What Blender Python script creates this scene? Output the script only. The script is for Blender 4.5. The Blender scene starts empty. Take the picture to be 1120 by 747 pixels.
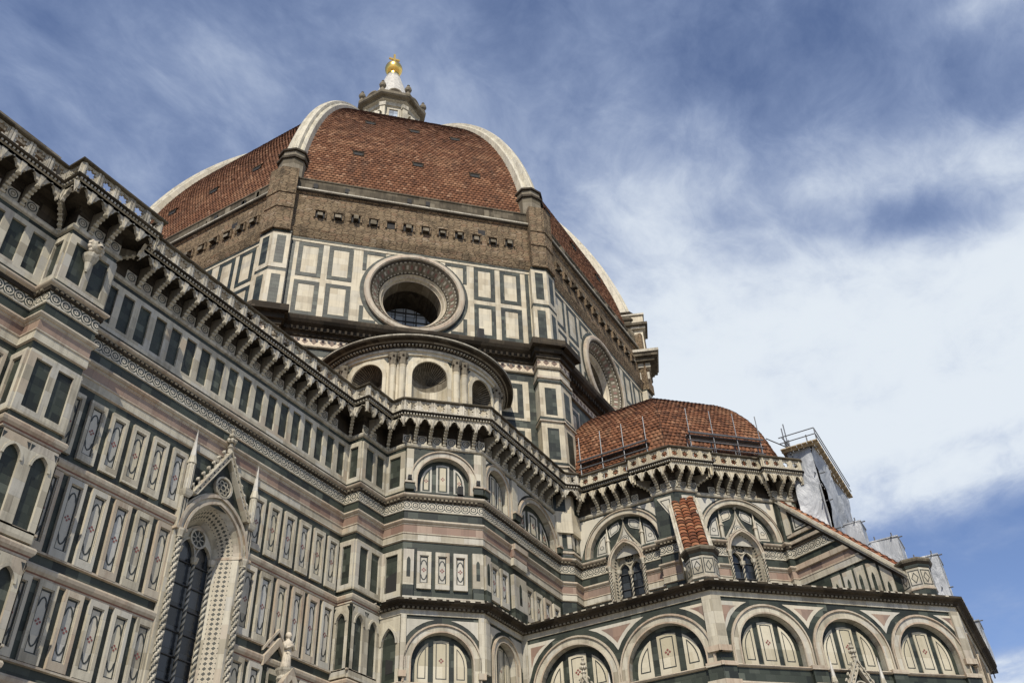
import bpy, math, random
from mathutils import Vector, Matrix

R = math.radians
PI = math.pi
S2 = math.sqrt(.5)
random.seed(7)
scene = bpy.context.scene
COL = scene.collection

# ------------------------------------------------------------------ camera
CAM = Vector((-60.24, -49.46, 1.6))
HEAD, PITCH, ROLL = R(61.33), R(37.85), R(-2.79)
fw = Vector((math.sin(HEAD) * math.cos(PITCH), math.cos(HEAD) * math.cos(PITCH), math.sin(PITCH)))
rt = Vector((math.cos(HEAD), -math.sin(HEAD), 0))
up = rt.cross(fw)
r2 = rt * math.cos(ROLL) + up * math.sin(ROLL)
u2 = -rt * math.sin(ROLL) + up * math.cos(ROLL)
cam = bpy.data.objects.new('camera', bpy.data.cameras.new('camera'))
COL.objects.link(cam)
cam.matrix_world = Matrix(((r2.x, u2.x, -fw.x, CAM.x), (r2.y, u2.y, -fw.y, CAM.y), (r2.z, u2.z, -fw.z, CAM.z), (0, 0, 0, 1)))
cam.data.sensor_width = 36
cam.data.lens = 1003.04 / 1120 * 36
cam.data.clip_start = .1
cam.data.clip_end = 5000
scene.camera = cam

# ------------------------------------------------------------------ light
SUN_AZ, SUN_EL = R(244.5), R(45)          # compass azimuth, elevation
sd = Vector((math.sin(SUN_AZ) * math.cos(SUN_EL), math.cos(SUN_AZ) * math.cos(SUN_EL), math.sin(SUN_EL)))
sun = bpy.data.objects.new('sun', bpy.data.lights.new('sun', 'SUN'))
COL.objects.link(sun)
sun.rotation_euler = sd.to_track_quat('Z', 'Y').to_euler()
sun.data.energy = 4.6
sun.data.angle = R(.6)
sun.data.color = (1.0, .92, .79)

world = bpy.data.worlds.new('World')
scene.world = world
world.use_nodes = True
NT = world.node_tree
NT.nodes.clear()


class G:
    """small helper to write node graphs"""
    def __init__(s, nt):
        s.nt = nt

    def n(s, typ, ins=None, out=0, **kw):
        nd = s.nt.nodes.new(typ)
        for k, v in kw.items():
            setattr(nd, k, v)
        for k, v in (ins or {}).items():
            sk = nd.inputs[k]
            if isinstance(v, bpy.types.NodeSocket):
                s.nt.links.new(v, sk)
            else:
                sk.default_value = v
        return nd.outputs[out]

    def m(s, op, a, b=0.0, c=0.0, clamp=False):
        nd = s.nt.nodes.new('ShaderNodeMath')
        nd.operation = op
        nd.use_clamp = clamp
        for i, v in enumerate((a, b, c)):
            if isinstance(v, bpy.types.NodeSocket):
                s.nt.links.new(v, nd.inputs[i])
            else:
                nd.inputs[i].default_value = v
        return nd.outputs[0]

    def mix(s, f, a, b, blend='MIX'):
        nd = s.nt.nodes.new('ShaderNodeMix')
        nd.data_type = 'RGBA'
        nd.blend_type = blend
        for sk, v in ((nd.inputs[0], f), (nd.inputs[6], a), (nd.inputs[7], b)):
            if isinstance(v, bpy.types.NodeSocket):
                s.nt.links.new(v, sk)
            elif isinstance(v, (tuple, list)):
                sk.default_value = (*v[:3], 1)
            else:
                sk.default_value = v
        return nd.outputs[2]

    def ramp(s, f, stops, interp='LINEAR', col=False):
        nd = s.nt.nodes.new('ShaderNodeValToRGB')
        cr = nd.color_ramp
        cr.interpolation = interp
        while len(cr.elements) < len(stops):
            cr.elements.new(.5)
        for e, (p, v) in zip(cr.elements, stops):
            e.position = p
            e.color = (*v, 1) if isinstance(v, (tuple, list)) else (v, v, v, 1)
        s.nt.links.new(f, nd.inputs[0])
        return nd.outputs[0]

    def smooth(s, x, a, b):
        nd = s.nt.nodes.new('ShaderNodeMapRange')
        nd.interpolation_type = 'SMOOTHSTEP'
        s.nt.links.new(x, nd.inputs[0])
        nd.inputs[1].default_value = a
        nd.inputs[2].default_value = b
        return nd.outputs[0]


def make_sky():
    g = G(NT)
    sky = NT.nodes.new('ShaderNodeTexSky')
    sky.sky_type = 'NISHITA'
    sky.sun_disc = False
    sky.sun_elevation = SUN_EL
    sky.sun_rotation = SUN_AZ
    sky.air_density = 1.0
    sky.dust_density = .3
    sky.ozone_density = 2.2
    tc = g.n('ShaderNodeTexCoord', out=0)
    sep = NT.nodes.new('ShaderNodeSeparateXYZ')
    NT.links.new(tc, sep.inputs[0])
    z = g.m('MAXIMUM', sep.outputs[2], .03)
    qx = g.m('DIVIDE', sep.outputs[0], z)
    qy = g.m('DIVIDE', sep.outputs[1], z)
    q = g.n('ShaderNodeCombineXYZ', {0: qx, 1: qy, 2: 0.0})
    # domain warp, then wisps drawn out along the wind
    w = g.n('ShaderNodeTexNoise', {'Vector': q, 'Scale': 1.8, 'Detail': 3.0}, out=1)
    wv = g.n('ShaderNodeVectorMath', {0: w, 1: (.5, .5, .5)}, operation='SUBTRACT')
    wv = g.n('ShaderNodeVectorMath', {0: wv, 3: .22}, operation='SCALE')
    qq = g.n('ShaderNodeVectorMath', {0: q, 1: wv}, operation='ADD')
    mp = g.n('ShaderNodeMapping', {'Vector': qq, 'Rotation': (0, 0, R(20)), 'Scale': (1.0, 1.35, 1)})
    n1 = g.n('ShaderNodeTexNoise', {'Vector': mp, 'Scale': 3.0, 'Detail': 10.0, 'Roughness': .60})
    n2 = g.n('ShaderNodeTexNoise', {'Vector': mp, 'Scale': 11.0, 'Detail': 8.0, 'Roughness': .66, 'Distortion': .5})
    base = g.ramp(g.m('DIVIDE', qx, 4.0), [(0, .33), (.09, .39), (.17, .48), (.23, .60), (.29, .84), (.35, 1.10), (.46, 1.15),
                                           (.54, .92), (.60, .16), (.85, .10), (.90, .8), (1, 1.0)])

    def blob(cx, cy, rx, ry, rot=0.0):
        dx = g.m('SUBTRACT', qx, cx)
        dy = g.m('SUBTRACT', qy, cy)
        c, s_ = math.cos(rot), math.sin(rot)
        a = g.m('DIVIDE', g.m('ADD', g.m('MULTIPLY', dx, c), g.m('MULTIPLY', dy, s_)), rx)
        b = g.m('DIVIDE', g.m('ADD', g.m('MULTIPLY', dx, -s_), g.m('MULTIPLY', dy, c)), ry)
        d2 = g.m('ADD', g.m('MULTIPLY', a, a), g.m('MULTIPLY', b, b))
        return g.m('POWER', 2.718, g.m('MULTIPLY', d2, -1.0))
    for cx, cy, rx, ry, rot, amt in ((.80, .10, .13, .26, .2, -.28), (1.02, -.22, .10, .2, .3, -.2), (1.20, -.07, .08, .15, .55, -.50), (.96, .30, .26, .12, .2, .22),
                                     (.62, .62, .12, .3, .2, .14), (.86, -.20, .04, .05, 0, .22), (1.08, .02, .05, .16, .5, .16), (1.97, -.03, .06, .12, 0, -.22), (.44, .62, .07, .2, .3, .10)):
        base = g.m('ADD', base, g.m('MULTIPLY', blob(cx, cy, rx, ry, rot), amt))
    dens = g.m('ADD', base, g.m('MULTIPLY', g.m('SUBTRACT', n1, .5), 1.05))
    dens = g.m('ADD', dens, g.m('MULTIPLY', g.m('SUBTRACT', n2, .5), .34))
    cov = g.smooth(dens, .05, 1.02)
    thick = g.smooth(dens, .40, 1.15)
    ccol = g.mix(thick, (.37, .46, .66), (.76, .82, .88))
    skyc = g.mix(1.0, sky.outputs[0], (.116, .112, .126), 'MULTIPLY')
    fin = g.mix(g.m('MULTIPLY', cov, .95), skyc, ccol)
    bg = NT.nodes.new('ShaderNodeBackground')
    NT.links.new(fin, bg.inputs[0])
    bg.inputs[1].default_value = 1.0
    out = NT.nodes.new('ShaderNodeOutputWorld')
    NT.links.new(bg.outputs[0], out.inputs[0])


make_sky()
vs = scene.view_settings
vs.view_transform = 'Standard'
vs.look = 'None'
vs.exposure = 0.08
vs.gamma = 1.0
vs.use_curve_mapping = False
scene.cycles.max_bounces = 5
scene.cycles.diffuse_bounces = 3
scene.cycles.glossy_bounces = 2

# ------------------------------------------------------------------ materials
MAT = {}


def new_mat(name):
    m = bpy.data.materials.new(name)
    m.use_nodes = True
    nt = m.node_tree
    nt.nodes.clear()
    out = nt.nodes.new('ShaderNodeOutputMaterial')
    b = nt.nodes.new('ShaderNodeBsdfPrincipled')
    nt.links.new(b.outputs[0], out.inputs[0])
    MAT[name] = m
    return m, G(nt), b


def uvxy(g):
    uv = g.n('ShaderNodeUVMap', uv_map='UVMap')
    sep = g.nt.nodes.new('ShaderNodeSeparateXYZ')
    g.nt.links.new(uv, sep.inputs[0])
    return sep.outputs[0], sep.outputs[1], uv


def cells(g, u, v, w, h, shift=.5):
    """random value per laid block, running bond"""
    row = g.m('FLOOR', g.m('DIVIDE', v, h))
    sh = g.m('MULTIPLY', g.m('MODULO', row, 2.0), shift)
    cu = g.m('FLOOR', g.m('ADD', g.m('DIVIDE', u, w), sh))
    c = g.n('ShaderNodeCombineXYZ', {0: cu, 1: row, 2: 0.0})
    fu = g.m('FRACT', g.m('ADD', g.m('DIVIDE', u, w), sh))
    fv = g.m('FRACT', g.m('DIVIDE', v, h))
    rnd = g.n('ShaderNodeTexWhiteNoise', {'Vector': c}, noise_dimensions='2D')
    ed = g.m('MINIMUM', g.m('MULTIPLY', g.m('MINIMUM', fu, g.m('SUBTRACT', 1.0, fu)), w), g.m('MULTIPLY', g.m('MINIMUM', fv, g.m('SUBTRACT', 1.0, fv)), h))
    return rnd, ed, fu, fv


def marble(name, stops, bw, bh, stain=.45, stain_col=(.10, .085, .06), vein=.2, joint=.35, rough=.55, sc=1.0, jw=.012):
    m, g, b = new_mat(name)
    stops = [(p, (c[0] * .87, c[1] * .86, c[2] * .80)) for p, c in stops]
    u, v, uv = uvxy(g)
    rnd, ed, fu, fv = cells(g, u, v, bw, bh)
    col = g.ramp(rnd, stops)
    pos = g.n('ShaderNodeNewGeometry', out=0)
    # veins
    nv = g.n('ShaderNodeTexNoise', {'Vector': pos, 'Scale': 2.6 * sc, 'Detail': 7.0, 'Roughness': .65, 'Distortion': .8})
    col = g.mix(g.m('MULTIPLY', g.smooth(nv, .52, .75), vein), col, tuple(c * .45 for c in stops[0][1]))
    # vertical streaks of dirt and patches of black crust
    mp = g.n('ShaderNodeMapping', {'Vector': pos, 'Scale': (1.6 * sc, 1.6 * sc, .16 * sc)})
    ns = g.n('ShaderNodeTexNoise', {'Vector': mp, 'Scale': 1.5, 'Detail': 6.0, 'Roughness': .6})
    nb = g.n('ShaderNodeTexNoise', {'Vector': pos, 'Scale': .55 * sc, 'Detail': 9.0, 'Roughness': .68})
    mp2 = g.n('ShaderNodeMapping', {'Vector': pos, 'Scale': (5.0 * sc, 5.0 * sc, .22 * sc)})
    ns2 = g.n('ShaderNodeTexNoise', {'Vector': mp2, 'Scale': 1.3, 'Detail': 5.0, 'Roughness': .6})
    st0 = g.m('ADD', g.m('MULTIPLY', ns, .34), g.m('ADD', g.m('MULTIPLY', nb, .36), g.m('MULTIPLY', ns2, .30)))
    st = g.m('MULTIPLY', g.smooth(st0, .45, .64), stain)
    col = g.mix(st, col, stain_col)
    nf = g.n('ShaderNodeTexNoise', {'Vector': pos, 'Scale': 14.0, 'Detail': 5.0, 'Roughness': .7})
    col = g.mix(g.m('MULTIPLY', g.smooth(nf, .56, .78), .35 * (.4 + stain)), col, stain_col)
    # joints
    col = g.mix(g.m('MULTIPLY', g.m('SUBTRACT', 1.0, g.smooth(ed, 0, jw)), joint), col, tuple(c * .3 for c in stops[0][1]))
    g.nt.links.new(col, b.inputs['Base Color'])
    b.inputs['Roughness'].default_value = rough
    b.inputs['Specular IOR Level'].default_value = .12 if rough > .7 else .35
    bp = g.nt.nodes.new('ShaderNodeBump')
    bp.inputs['Strength'].default_value = .25
    bp.inputs['Distance'].default_value = .02
    g.nt.links.new(g.m('ADD', nf, g.smooth(ed, 0, .015)), bp.inputs['Height'])
    g.nt.links.new(bp.outputs[0], b.inputs['Normal'])
    return m


WHITE = [(0, (.33, .30, .24)), (.25, (.47, .435, .36)), (.6, (.56, .525, .44)), (.85, (.47, .455, .42)), (1, (.44, .37, .29))]
marble('marble_white', WHITE, 1.25, .62, stain=.52, joint=.22)
marble('marble_drum', [(0, (.46, .40, .30)), (.3, (.57, .51, .395)), (.7, (.63, .575, .46)), (1, (.51, .475, .40))], 1.0, .6, stain=.48, vein=.1, joint=.2)
marble('marble_crust', [(0, (.42, .38, .31)), (.5, (.56, .52, .44)), (1, (.62, .58, .51))], .8, .5, stain=.85, stain_col=(.045, .04, .032), vein=.3, sc=2.2)
marble('marble_grey', [(0, (.36, .33, .27)), (.5, (.48, .45, .38)), (1, (.54, .50, .43))], .7, .4, stain=.7, stain_col=(.07, .06, .045), sc=1.6)
marble('marble_green', [(0, (.014, .018, .015)), (.3, (.025, .032, .025)), (.6, (.042, .052, .041)), (.85, (.038, .046, .038)), (1, (.095, .110, .092))],
       .55, .34, stain=.2, stain_col=(.02, .02, .016), vein=.3, joint=.5, rough=.5, jw=.01)
marble('marble_pink', [(0, (.20, .125, .10)), (.4, (.29, .20, .16)), (.7, (.36, .27, .22)), (1, (.18, .125, .11))], .8, .5, stain=.35, joint=.3)
marble('moulding', [(0, (.38, .33, .27)), (.5, (.50, .455, .38)), (1, (.46, .37, .29))], 1.6, 1.0, stain=.55, stain_col=(.14, .075, .045), vein=.15, joint=.2)
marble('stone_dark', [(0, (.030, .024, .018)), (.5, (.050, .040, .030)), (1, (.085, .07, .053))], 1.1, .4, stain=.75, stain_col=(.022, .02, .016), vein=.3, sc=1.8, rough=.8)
marble('stone_mid', [(0, (.07, .06, .045)), (.5, (.11, .093, .07)), (1, (.16, .138, .105))], .9, .4, stain=.7, stain_col=(.03, .026, .02), vein=.3, sc=1.8, rough=.8)
marble('stone_grey', [(0, (.14, .12, .09)), (.5, (.20, .175, .135)), (1, (.26, .23, .185))], 1.6, .9, stain=.6, stain_col=(.06, .052, .04), vein=.25, sc=1.3, rough=.8)
marble('rib_marble', [(0, (.50, .46, .37)), (.5, (.62, .58, .48)), (1, (.55, .52, .45))], .7, 1.1, stain=.55, stain_col=(.11, .095, .07), vein=.2, joint=.5, rough=.6, sc=1.5, jw=.04)
marble('panel_grey', [(0, (.36, .36, .34)), (.5, (.44, .44, .43)), (1, (.50, .50, .49))], 1.2, 3.4, stain=.3, vein=.35, joint=.1)
marble('panel_pale', [(0, (.44, .425, .385)), (.5, (.53, .515, .475)), (1, (.57, .52, .43))], 1.2, 3.4, stain=.25, vein=.2, joint=.1)
marble('panel_warm', [(0, (.44, .40, .30)), (.5, (.55, .505, .40)), (1, (.61, .57, .47))], 1.2, 3.4, stain=.22, vein=.2, joint=.1)


def masonry():
    m, g, b = new_mat('masonry_rough')
    u, v, uv = uvxy(g)
    pos = g.n('ShaderNodeNewGeometry', out=0)
    wob = g.n('ShaderNodeTexNoise', {'Vector': pos, 'Scale': 1.1, 'Detail': 6.0, 'Roughness': .65})
    vv = g.m('ADD', v, g.m('MULTIPLY', g.m('SUBTRACT', wob, .5), .55))
    uu = g.m('ADD', u, g.m('MULTIPLY', wob, .4))
    vc = g.n('ShaderNodeCombineXYZ', {0: g.m('DIVIDE', uu, .52), 1: g.m('DIVIDE', vv, .165), 2: 0.0})
    rndc = g.n('ShaderNodeTexVoronoi', {'Vector': vc, 'Scale': 1.0, 'Randomness': .62}, out=1, voronoi_dimensions='2D', distance='CHEBYCHEV')
    seps = g.nt.nodes.new('ShaderNodeSeparateColor')
    g.nt.links.new(rndc, seps.inputs[0])
    rnd = seps.outputs[0]
    ed = g.m('MULTIPLY', g.n('ShaderNodeTexVoronoi', {'Vector': vc, 'Scale': 1.0, 'Randomness': .62}, voronoi_dimensions='2D', feature='DISTANCE_TO_EDGE'), .3)
    rnd2, ed2, _, _ = cells(g, uu, vv, 1.7, .62)
    nb = g.n('ShaderNodeTexNoise', {'Vector': pos, 'Scale': .7, 'Detail': 8.0, 'Roughness': .7})
    nf = g.n('ShaderNodeTexNoise', {'Vector': pos, 'Scale': 9.0, 'Detail': 6.0, 'Roughness': .7})
    col = g.ramp(g.m('ADD', g.m('MULTIPLY', rnd, .6), g.m('MULTIPLY', rnd2, .4)),
                 [(0, (.14, .10, .064)), (.35, (.205, .152, .095)), (.6, (.255, .193, .122)), (.8, (.215, .14, .088)), (1, (.34, .28, .20))])
    col = g.mix(g.m('MULTIPLY', g.smooth(nb, .47, .66), .75), col, (.07, .055, .038))
    col = g.mix(g.m('MULTIPLY', g.smooth(nf, .53, .72), .65), col, (.34, .285, .20))
    col = g.mix(g.m('MULTIPLY', g.m('SUBTRACT', 1.0, g.smooth(ed, 0, .03)), .75), col, (.05, .04, .028))
    g.nt.links.new(col, b.inputs['Base Color'])
    b.inputs['Roughness'].default_value = .95
    b.inputs['Specular IOR Level'].default_value = .1
    bp = g.nt.nodes.new('ShaderNodeBump')
    bp.inputs['Strength'].default_value = .9
    bp.inputs['Distance'].default_value = .11
    h = g.m('ADD', g.m('MULTIPLY', g.smooth(ed, 0, .05), .5), g.m('ADD', g.m('MULTIPLY', rnd, .4), g.m('MULTIPLY', nf, .6)))
    g.nt.links.new(h, bp.inputs['Height'])
    g.nt.links.new(bp.outputs[0], b.inputs['Normal'])


masonry()


def tiles(name, tw, th, base):
    """overlapping roof tiles in courses; UV in metres, v running up the slope"""
    m, g, b = new_mat(name)
    u, v, uv = uvxy(g)
    pos = g.n('ShaderNodeNewGeometry', out=0)
    wob = g.n('ShaderNodeTexNoise', {'Vector': pos, 'Scale': .9, 'Detail': 5.0, 'Roughness': .7})
    vv = g.m('ADD', v, g.m('MULTIPLY', g.m('SUBTRACT', wob, .5), th * .5))
    rnd, ed, fu, fv = cells(g, u, vv, tw, th, shift=.5)
    rnd2, _, _, _ = cells(g, u, vv, tw * 5, th * 3)
    col = g.ramp(rnd, [(p, tuple(x * .88 for x in c)) for p, c in base])
    nb = g.n('ShaderNodeTexNoise', {'Vector': pos, 'Scale': .38, 'Detail': 9.0, 'Roughness': .72})
    mp = g.n('ShaderNodeMapping', {'Vector': uv, 'Scale': (1.6, .10, 1)})
    ns = g.n('ShaderNodeTexNoise', {'Vector': mp, 'Scale': 1.0, 'Detail': 5.0})
    col = g.mix(g.m('MULTIPLY', g.smooth(g.m('ADD', g.m('MULTIPLY', nb, .6), g.m('MULTIPLY', ns, .4)), .48, .66), .62), col, (.085, .05, .033))
    col = g.mix(g.m('MULTIPLY', g.smooth(rnd2, .75, 1.0), .3), col, (.36, .2, .11))
    nf = g.n('ShaderNodeTexNoise', {'Vector': pos, 'Scale': 5.0, 'Detail': 5.0, 'Roughness': .75})
    col = g.mix(g.m('MULTIPLY', g.smooth(nf, .56, .72), .55), col, (.055, .045, .032))
    # gap under each course and between columns
    gap = g.m('MAXIMUM', g.m('SUBTRACT', 1.0, g.smooth(fv, .08, .42)), g.m('MULTIPLY', g.m('SUBTRACT', 1.0, g.smooth(g.m('MINIMUM', fu, g.m('SUBTRACT', 1.0, fu)), .02, .13)), .6))
    col = g.mix(g.m('MULTIPLY', gap, .45), col, (.03, .018, .012))
    g.nt.links.new(col, b.inputs['Base Color'])
    b.inputs['Roughness'].default_value = .85
    b.inputs['Specular IOR Level'].default_value = .15
    bp = g.nt.nodes.new('ShaderNodeBump')
    bp.inputs['Strength'].default_value = .8
    bp.inputs['Distance'].default_value = .09
    bow = g.m('SINE', g.m('MULTIPLY', fu, PI))
    h = g.m('ADD', g.m('MULTIPLY', bow, .5), g.m('ADD', g.m('MULTIPLY', g.m('SUBTRACT', 1.0, fv), .8), g.m('MULTIPLY', rnd, .25)))
    g.nt.links.new(h, bp.inputs['Height'])
    g.nt.links.new(bp.outputs[0], b.inputs['Normal'])


TERRA = [(0, (.11, .050, .028)), (.2, (.165, .073, .038)), (.5, (.19, .084, .043)), (.85, (.225, .103, .053)), (1, (.33, .185, .11))]
tiles('roof_tile_great', .34, .36, TERRA)
tiles('roof_tile_small', .31, .33, [(0, (.08, .035, .02)), (.2, (.145, .062, .032)), (.6, (.19, .08, .040)), (.9, (.235, .104, .053)), (1, (.32, .17, .097))])
marble('tile_clay', [(0, (.12, .048, .028)), (.4, (.23, .082, .042)), (.7, (.30, .12, .062)), (1, (.38, .2, .115))], .3, .31, stain=.5, stain_col=(.07, .04, .028), joint=0, rough=.85, sc=2)


def plain(name, col, rough=.6, metal=0.0, var=.3, scale=3.0, dark=None):
    m, g, b = new_mat(name)
    pos = g.n('ShaderNodeNewGeometry', out=0)
    n = g.n('ShaderNodeTexNoise', {'Vector': pos, 'Scale': scale, 'Detail': 6.0, 'Roughness': .65})
    c = g.mix(g.m('MULTIPLY', g.smooth(n, .4, .7), var), col, dark or tuple(x * .4 for x in col))
    g.nt.links.new(c, b.inputs['Base Color'])
    b.inputs['Roughness'].default_value = rough
    b.inputs['Metallic'].default_value = metal
    return m


plain('gilt', (.95, .62, .16), .28, 1.0, .15)
plain('inlay_dark', (.022, .026, .022), .5, 0, .3)
plain('oculus_red', (.20, .10, .075), .6, 0, .5)
plain('inlay_red', (.20, .055, .045), .5, 0, .4)
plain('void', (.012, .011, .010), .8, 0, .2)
plain('lead', (.24, .23, .21), .6, .2, .5)
plain('scaffold_steel', (.17, .175, .18), .45, .7, .3)
plain('plank', (.38, .29, .17), .8, 0, .5, 2.0)
plain('lamp_black', (.02, .02, .02), .5, 0, .2)
plain('statue_stone', (.52, .46, .36), .7, 0, .6, 4.0)
plain('terracotta_pot', (.4, .3, .2), .8, 0, .3)
plain('paving', (.30, .28, .25), .8, 0, .3, .8)
plain('bar_iron', (.05, .05, .05), .5, .3, .2)
plain('spire_white', (.50, .48, .43), .6, 0, .55, 2.5)


def glass_mat(name, col, u_, v_):
    m, g, b = new_mat(name)
    u, v, uv = uvxy(g)
    rnd, ed, fu, fv = cells(g, u, v, u_, v_, 0)
    c = g.mix(rnd, tuple(x * .3 for x in col), tuple(x * 1.9 for x in col))
    c = g.mix(g.m('SUBTRACT', 1.0, g.smooth(ed, .01, .03)), c, (.008, .008, .008))
    g.nt.links.new(c, b.inputs['Base Color'])
    b.inputs['Roughness'].default_value = .22
    bp = g.nt.nodes.new('ShaderNodeBump')
    bp.inputs['Strength'].default_value = .3
    g.nt.links.new(rnd, bp.inputs['Height'])
    g.nt.links.new(bp.outputs[0], b.inputs['Normal'])


glass_mat('window_glass', (.022, .026, .03), .5, .95)
glass_mat('oculus_glass', (.26, .30, .35), .9, .9)  # pale blue base colour stands in for reflected sky


def inlay_frieze(name, w, h, v0):
    """band of inlaid roundels: pale rings and rosettes on dark marble"""
    m, g, b = new_mat(name)
    u, v, uv = uvxy(g)
    fu = g.m('SUBTRACT', g.m('FRACT', g.m('DIVIDE', u, w)), .5)
    fv = g.m('DIVIDE', g.m('SUBTRACT', v, v0), h)
    fv = g.m('SUBTRACT', fv, .5)
    au = g.m('MULTIPLY', fu, w)
    av = g.m('MULTIPLY', fv, h)
    r = g.m('SQRT', g.m('ADD', g.m('MULTIPLY', au, au), g.m('MULTIPLY', av, av)))
    k = min(w, h)
    ang = g.m('ARCTAN2', av, au)
    pet = g.m('MULTIPLY', g.m('COSINE', g.m('MULTIPLY', ang, 6.0)), k * .05)
    ring = g.m('MULTIPLY', g.m('GREATER_THAN', r, k * .36), g.m('LESS_THAN', r, k * .46))
    ros = g.m('LESS_THAN', r, g.m('ADD', k * .20, pet))
    eye = g.m('LESS_THAN', r, k * .07)
    cor = g.m('GREATER_THAN', g.m('ADD', g.m('ABSOLUTE', g.m('MULTIPLY', fu, 2.0)), g.m('ABSOLUTE', g.m('MULTIPLY', fv, 2.0))), 1.55)
    edge = g.m('GREATER_THAN', g.m('ABSOLUTE', fv), .455)
    msk = g.m('MAXIMUM', g.m('MAXIMUM', ring, cor), g.m('MAXIMUM', edge, g.m('SUBTRACT', ros, eye)))
    pos = g.n('ShaderNodeNewGeometry', out=0)
    nb = g.n('ShaderNodeTexNoise', {'Vector': pos, 'Scale': 2.0, 'Detail': 7.0, 'Roughness': .7})
    c = g.mix(msk, (.035, .045, .036), (.52, .47, .37))
    c = g.mix(g.m('MULTIPLY', g.smooth(nb, .46, .68), .55), c, (.09, .075, .055))
    g.nt.links.new(c, b.inputs['Base Color'])
    b.inputs['Roughness'].default_value = .6


inlay_frieze('frieze_inlay', .46, .55, 25.33)
inlay_frieze('frieze_inlay_pale', .46, .55, 25.33)


def inlay_star(name, s, pale, dark):
    m, g, b = new_mat(name)
    u, v, uv = uvxy(g)
    fu = g.m('SUBTRACT', g.m('FRACT', g.m('DIVIDE', u, s)), .5)
    fv = g.m('SUBTRACT', g.m('FRACT', g.m('DIVIDE', v, s)), .5)
    au, av = g.m('ABSOLUTE', fu), g.m('ABSOLUTE', fv)
    cross = g.m('LESS_THAN', g.m('MINIMUM', au, av), .09)
    dia = g.m('LESS_THAN', g.m('ABSOLUTE', g.m('SUBTRACT', g.m('ADD', au, av), .44)), .15)
    msk = g.m('MAXIMUM', cross, dia)
    pos = g.n('ShaderNodeNewGeometry', out=0)
    nb = g.n('ShaderNodeTexNoise', {'Vector': pos, 'Scale': 2.0, 'Detail': 6.0, 'Roughness': .7})
    c = g.mix(msk, dark, pale)
    c = g.mix(g.m('MULTIPLY', g.smooth(nb, .5, .7), .45), c, (.10, .085, .06))
    g.nt.links.new(c, b.inputs['Base Color'])
    b.inputs['Roughness'].default_value = .6


inlay_star('inlay_star', .21, (.42, .375, .285), (.05, .052, .042))
inlay_star('inlay_star_large', .62, (.56, .47, .34), (.15, .10, .07))


def sheet_mat():
    m, g, b = new_mat('sheeting')
    pos = g.n('ShaderNodeNewGeometry', out=0)
    mp = g.n('ShaderNodeMapping', {'Vector': pos, 'Scale': (.9, .9, .5)})
    n = g.n('ShaderNodeTexNoise', {'Vector': mp, 'Scale': 1.1, 'Detail': 5.0, 'Roughness': .55, 'Distortion': .6})
    n2 = g.n('ShaderNodeTexNoise', {'Vector': pos, 'Scale': 6.0, 'Detail': 4.0})
    c = g.mix(g.smooth(n, .35, .7), (.24, .255, .27), (.42, .435, .45))
    c = g.mix(g.m('MULTIPLY', g.smooth(n2, .55, .75), .3), c, (.20, .21, .22))
    g.nt.links.new(c, b.inputs['Base Color'])
    b.inputs['Roughness'].default_value = .5
    bp = g.nt.nodes.new('ShaderNodeBump')
    bp.inputs['Strength'].default_value = .8
    bp.inputs['Distance'].default_value = .3
    g.nt.links.new(n, bp.inputs['Height'])
    g.nt.links.new(bp.outputs[0], b.inputs['Normal'])


sheet_mat()


# ------------------------------------------------------------------ mesh building
class Fr:
    """a wall plane: t runs right seen from outside, z up, d outward"""
    def __init__(s, o, T):
        s.o = Vector((o[0], o[1], 0))
        s.T = Vector((T[0], T[1], 0)).normalized()
        s.N = Vector((s.T.y, -s.T.x, 0))

    def P(s, t, z, d=0.0):
        return s.o + s.T * t + s.N * d + Vector((0, 0, z))

    def off(s, d):
        return Fr((s.o + s.N * d).xy, s.T)


class Cyl:
    """a wall bent round a vertical axis; t is arc length on radius R"""
    def __init__(s, c, R_, az0):
        s.c = Vector((c[0], c[1], 0))
        s.R, s.az = R_, az0

    def P(s, t, z, d=0.0):
        a = t / s.R
        n0 = Vector((math.cos(s.az), math.sin(s.az), 0))
        t0 = Vector((-n0.y, n0.x, 0))
        n = n0 * math.cos(a) + t0 * math.sin(a)
        return s.c + n * (s.R + d) + Vector((0, 0, z))


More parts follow.
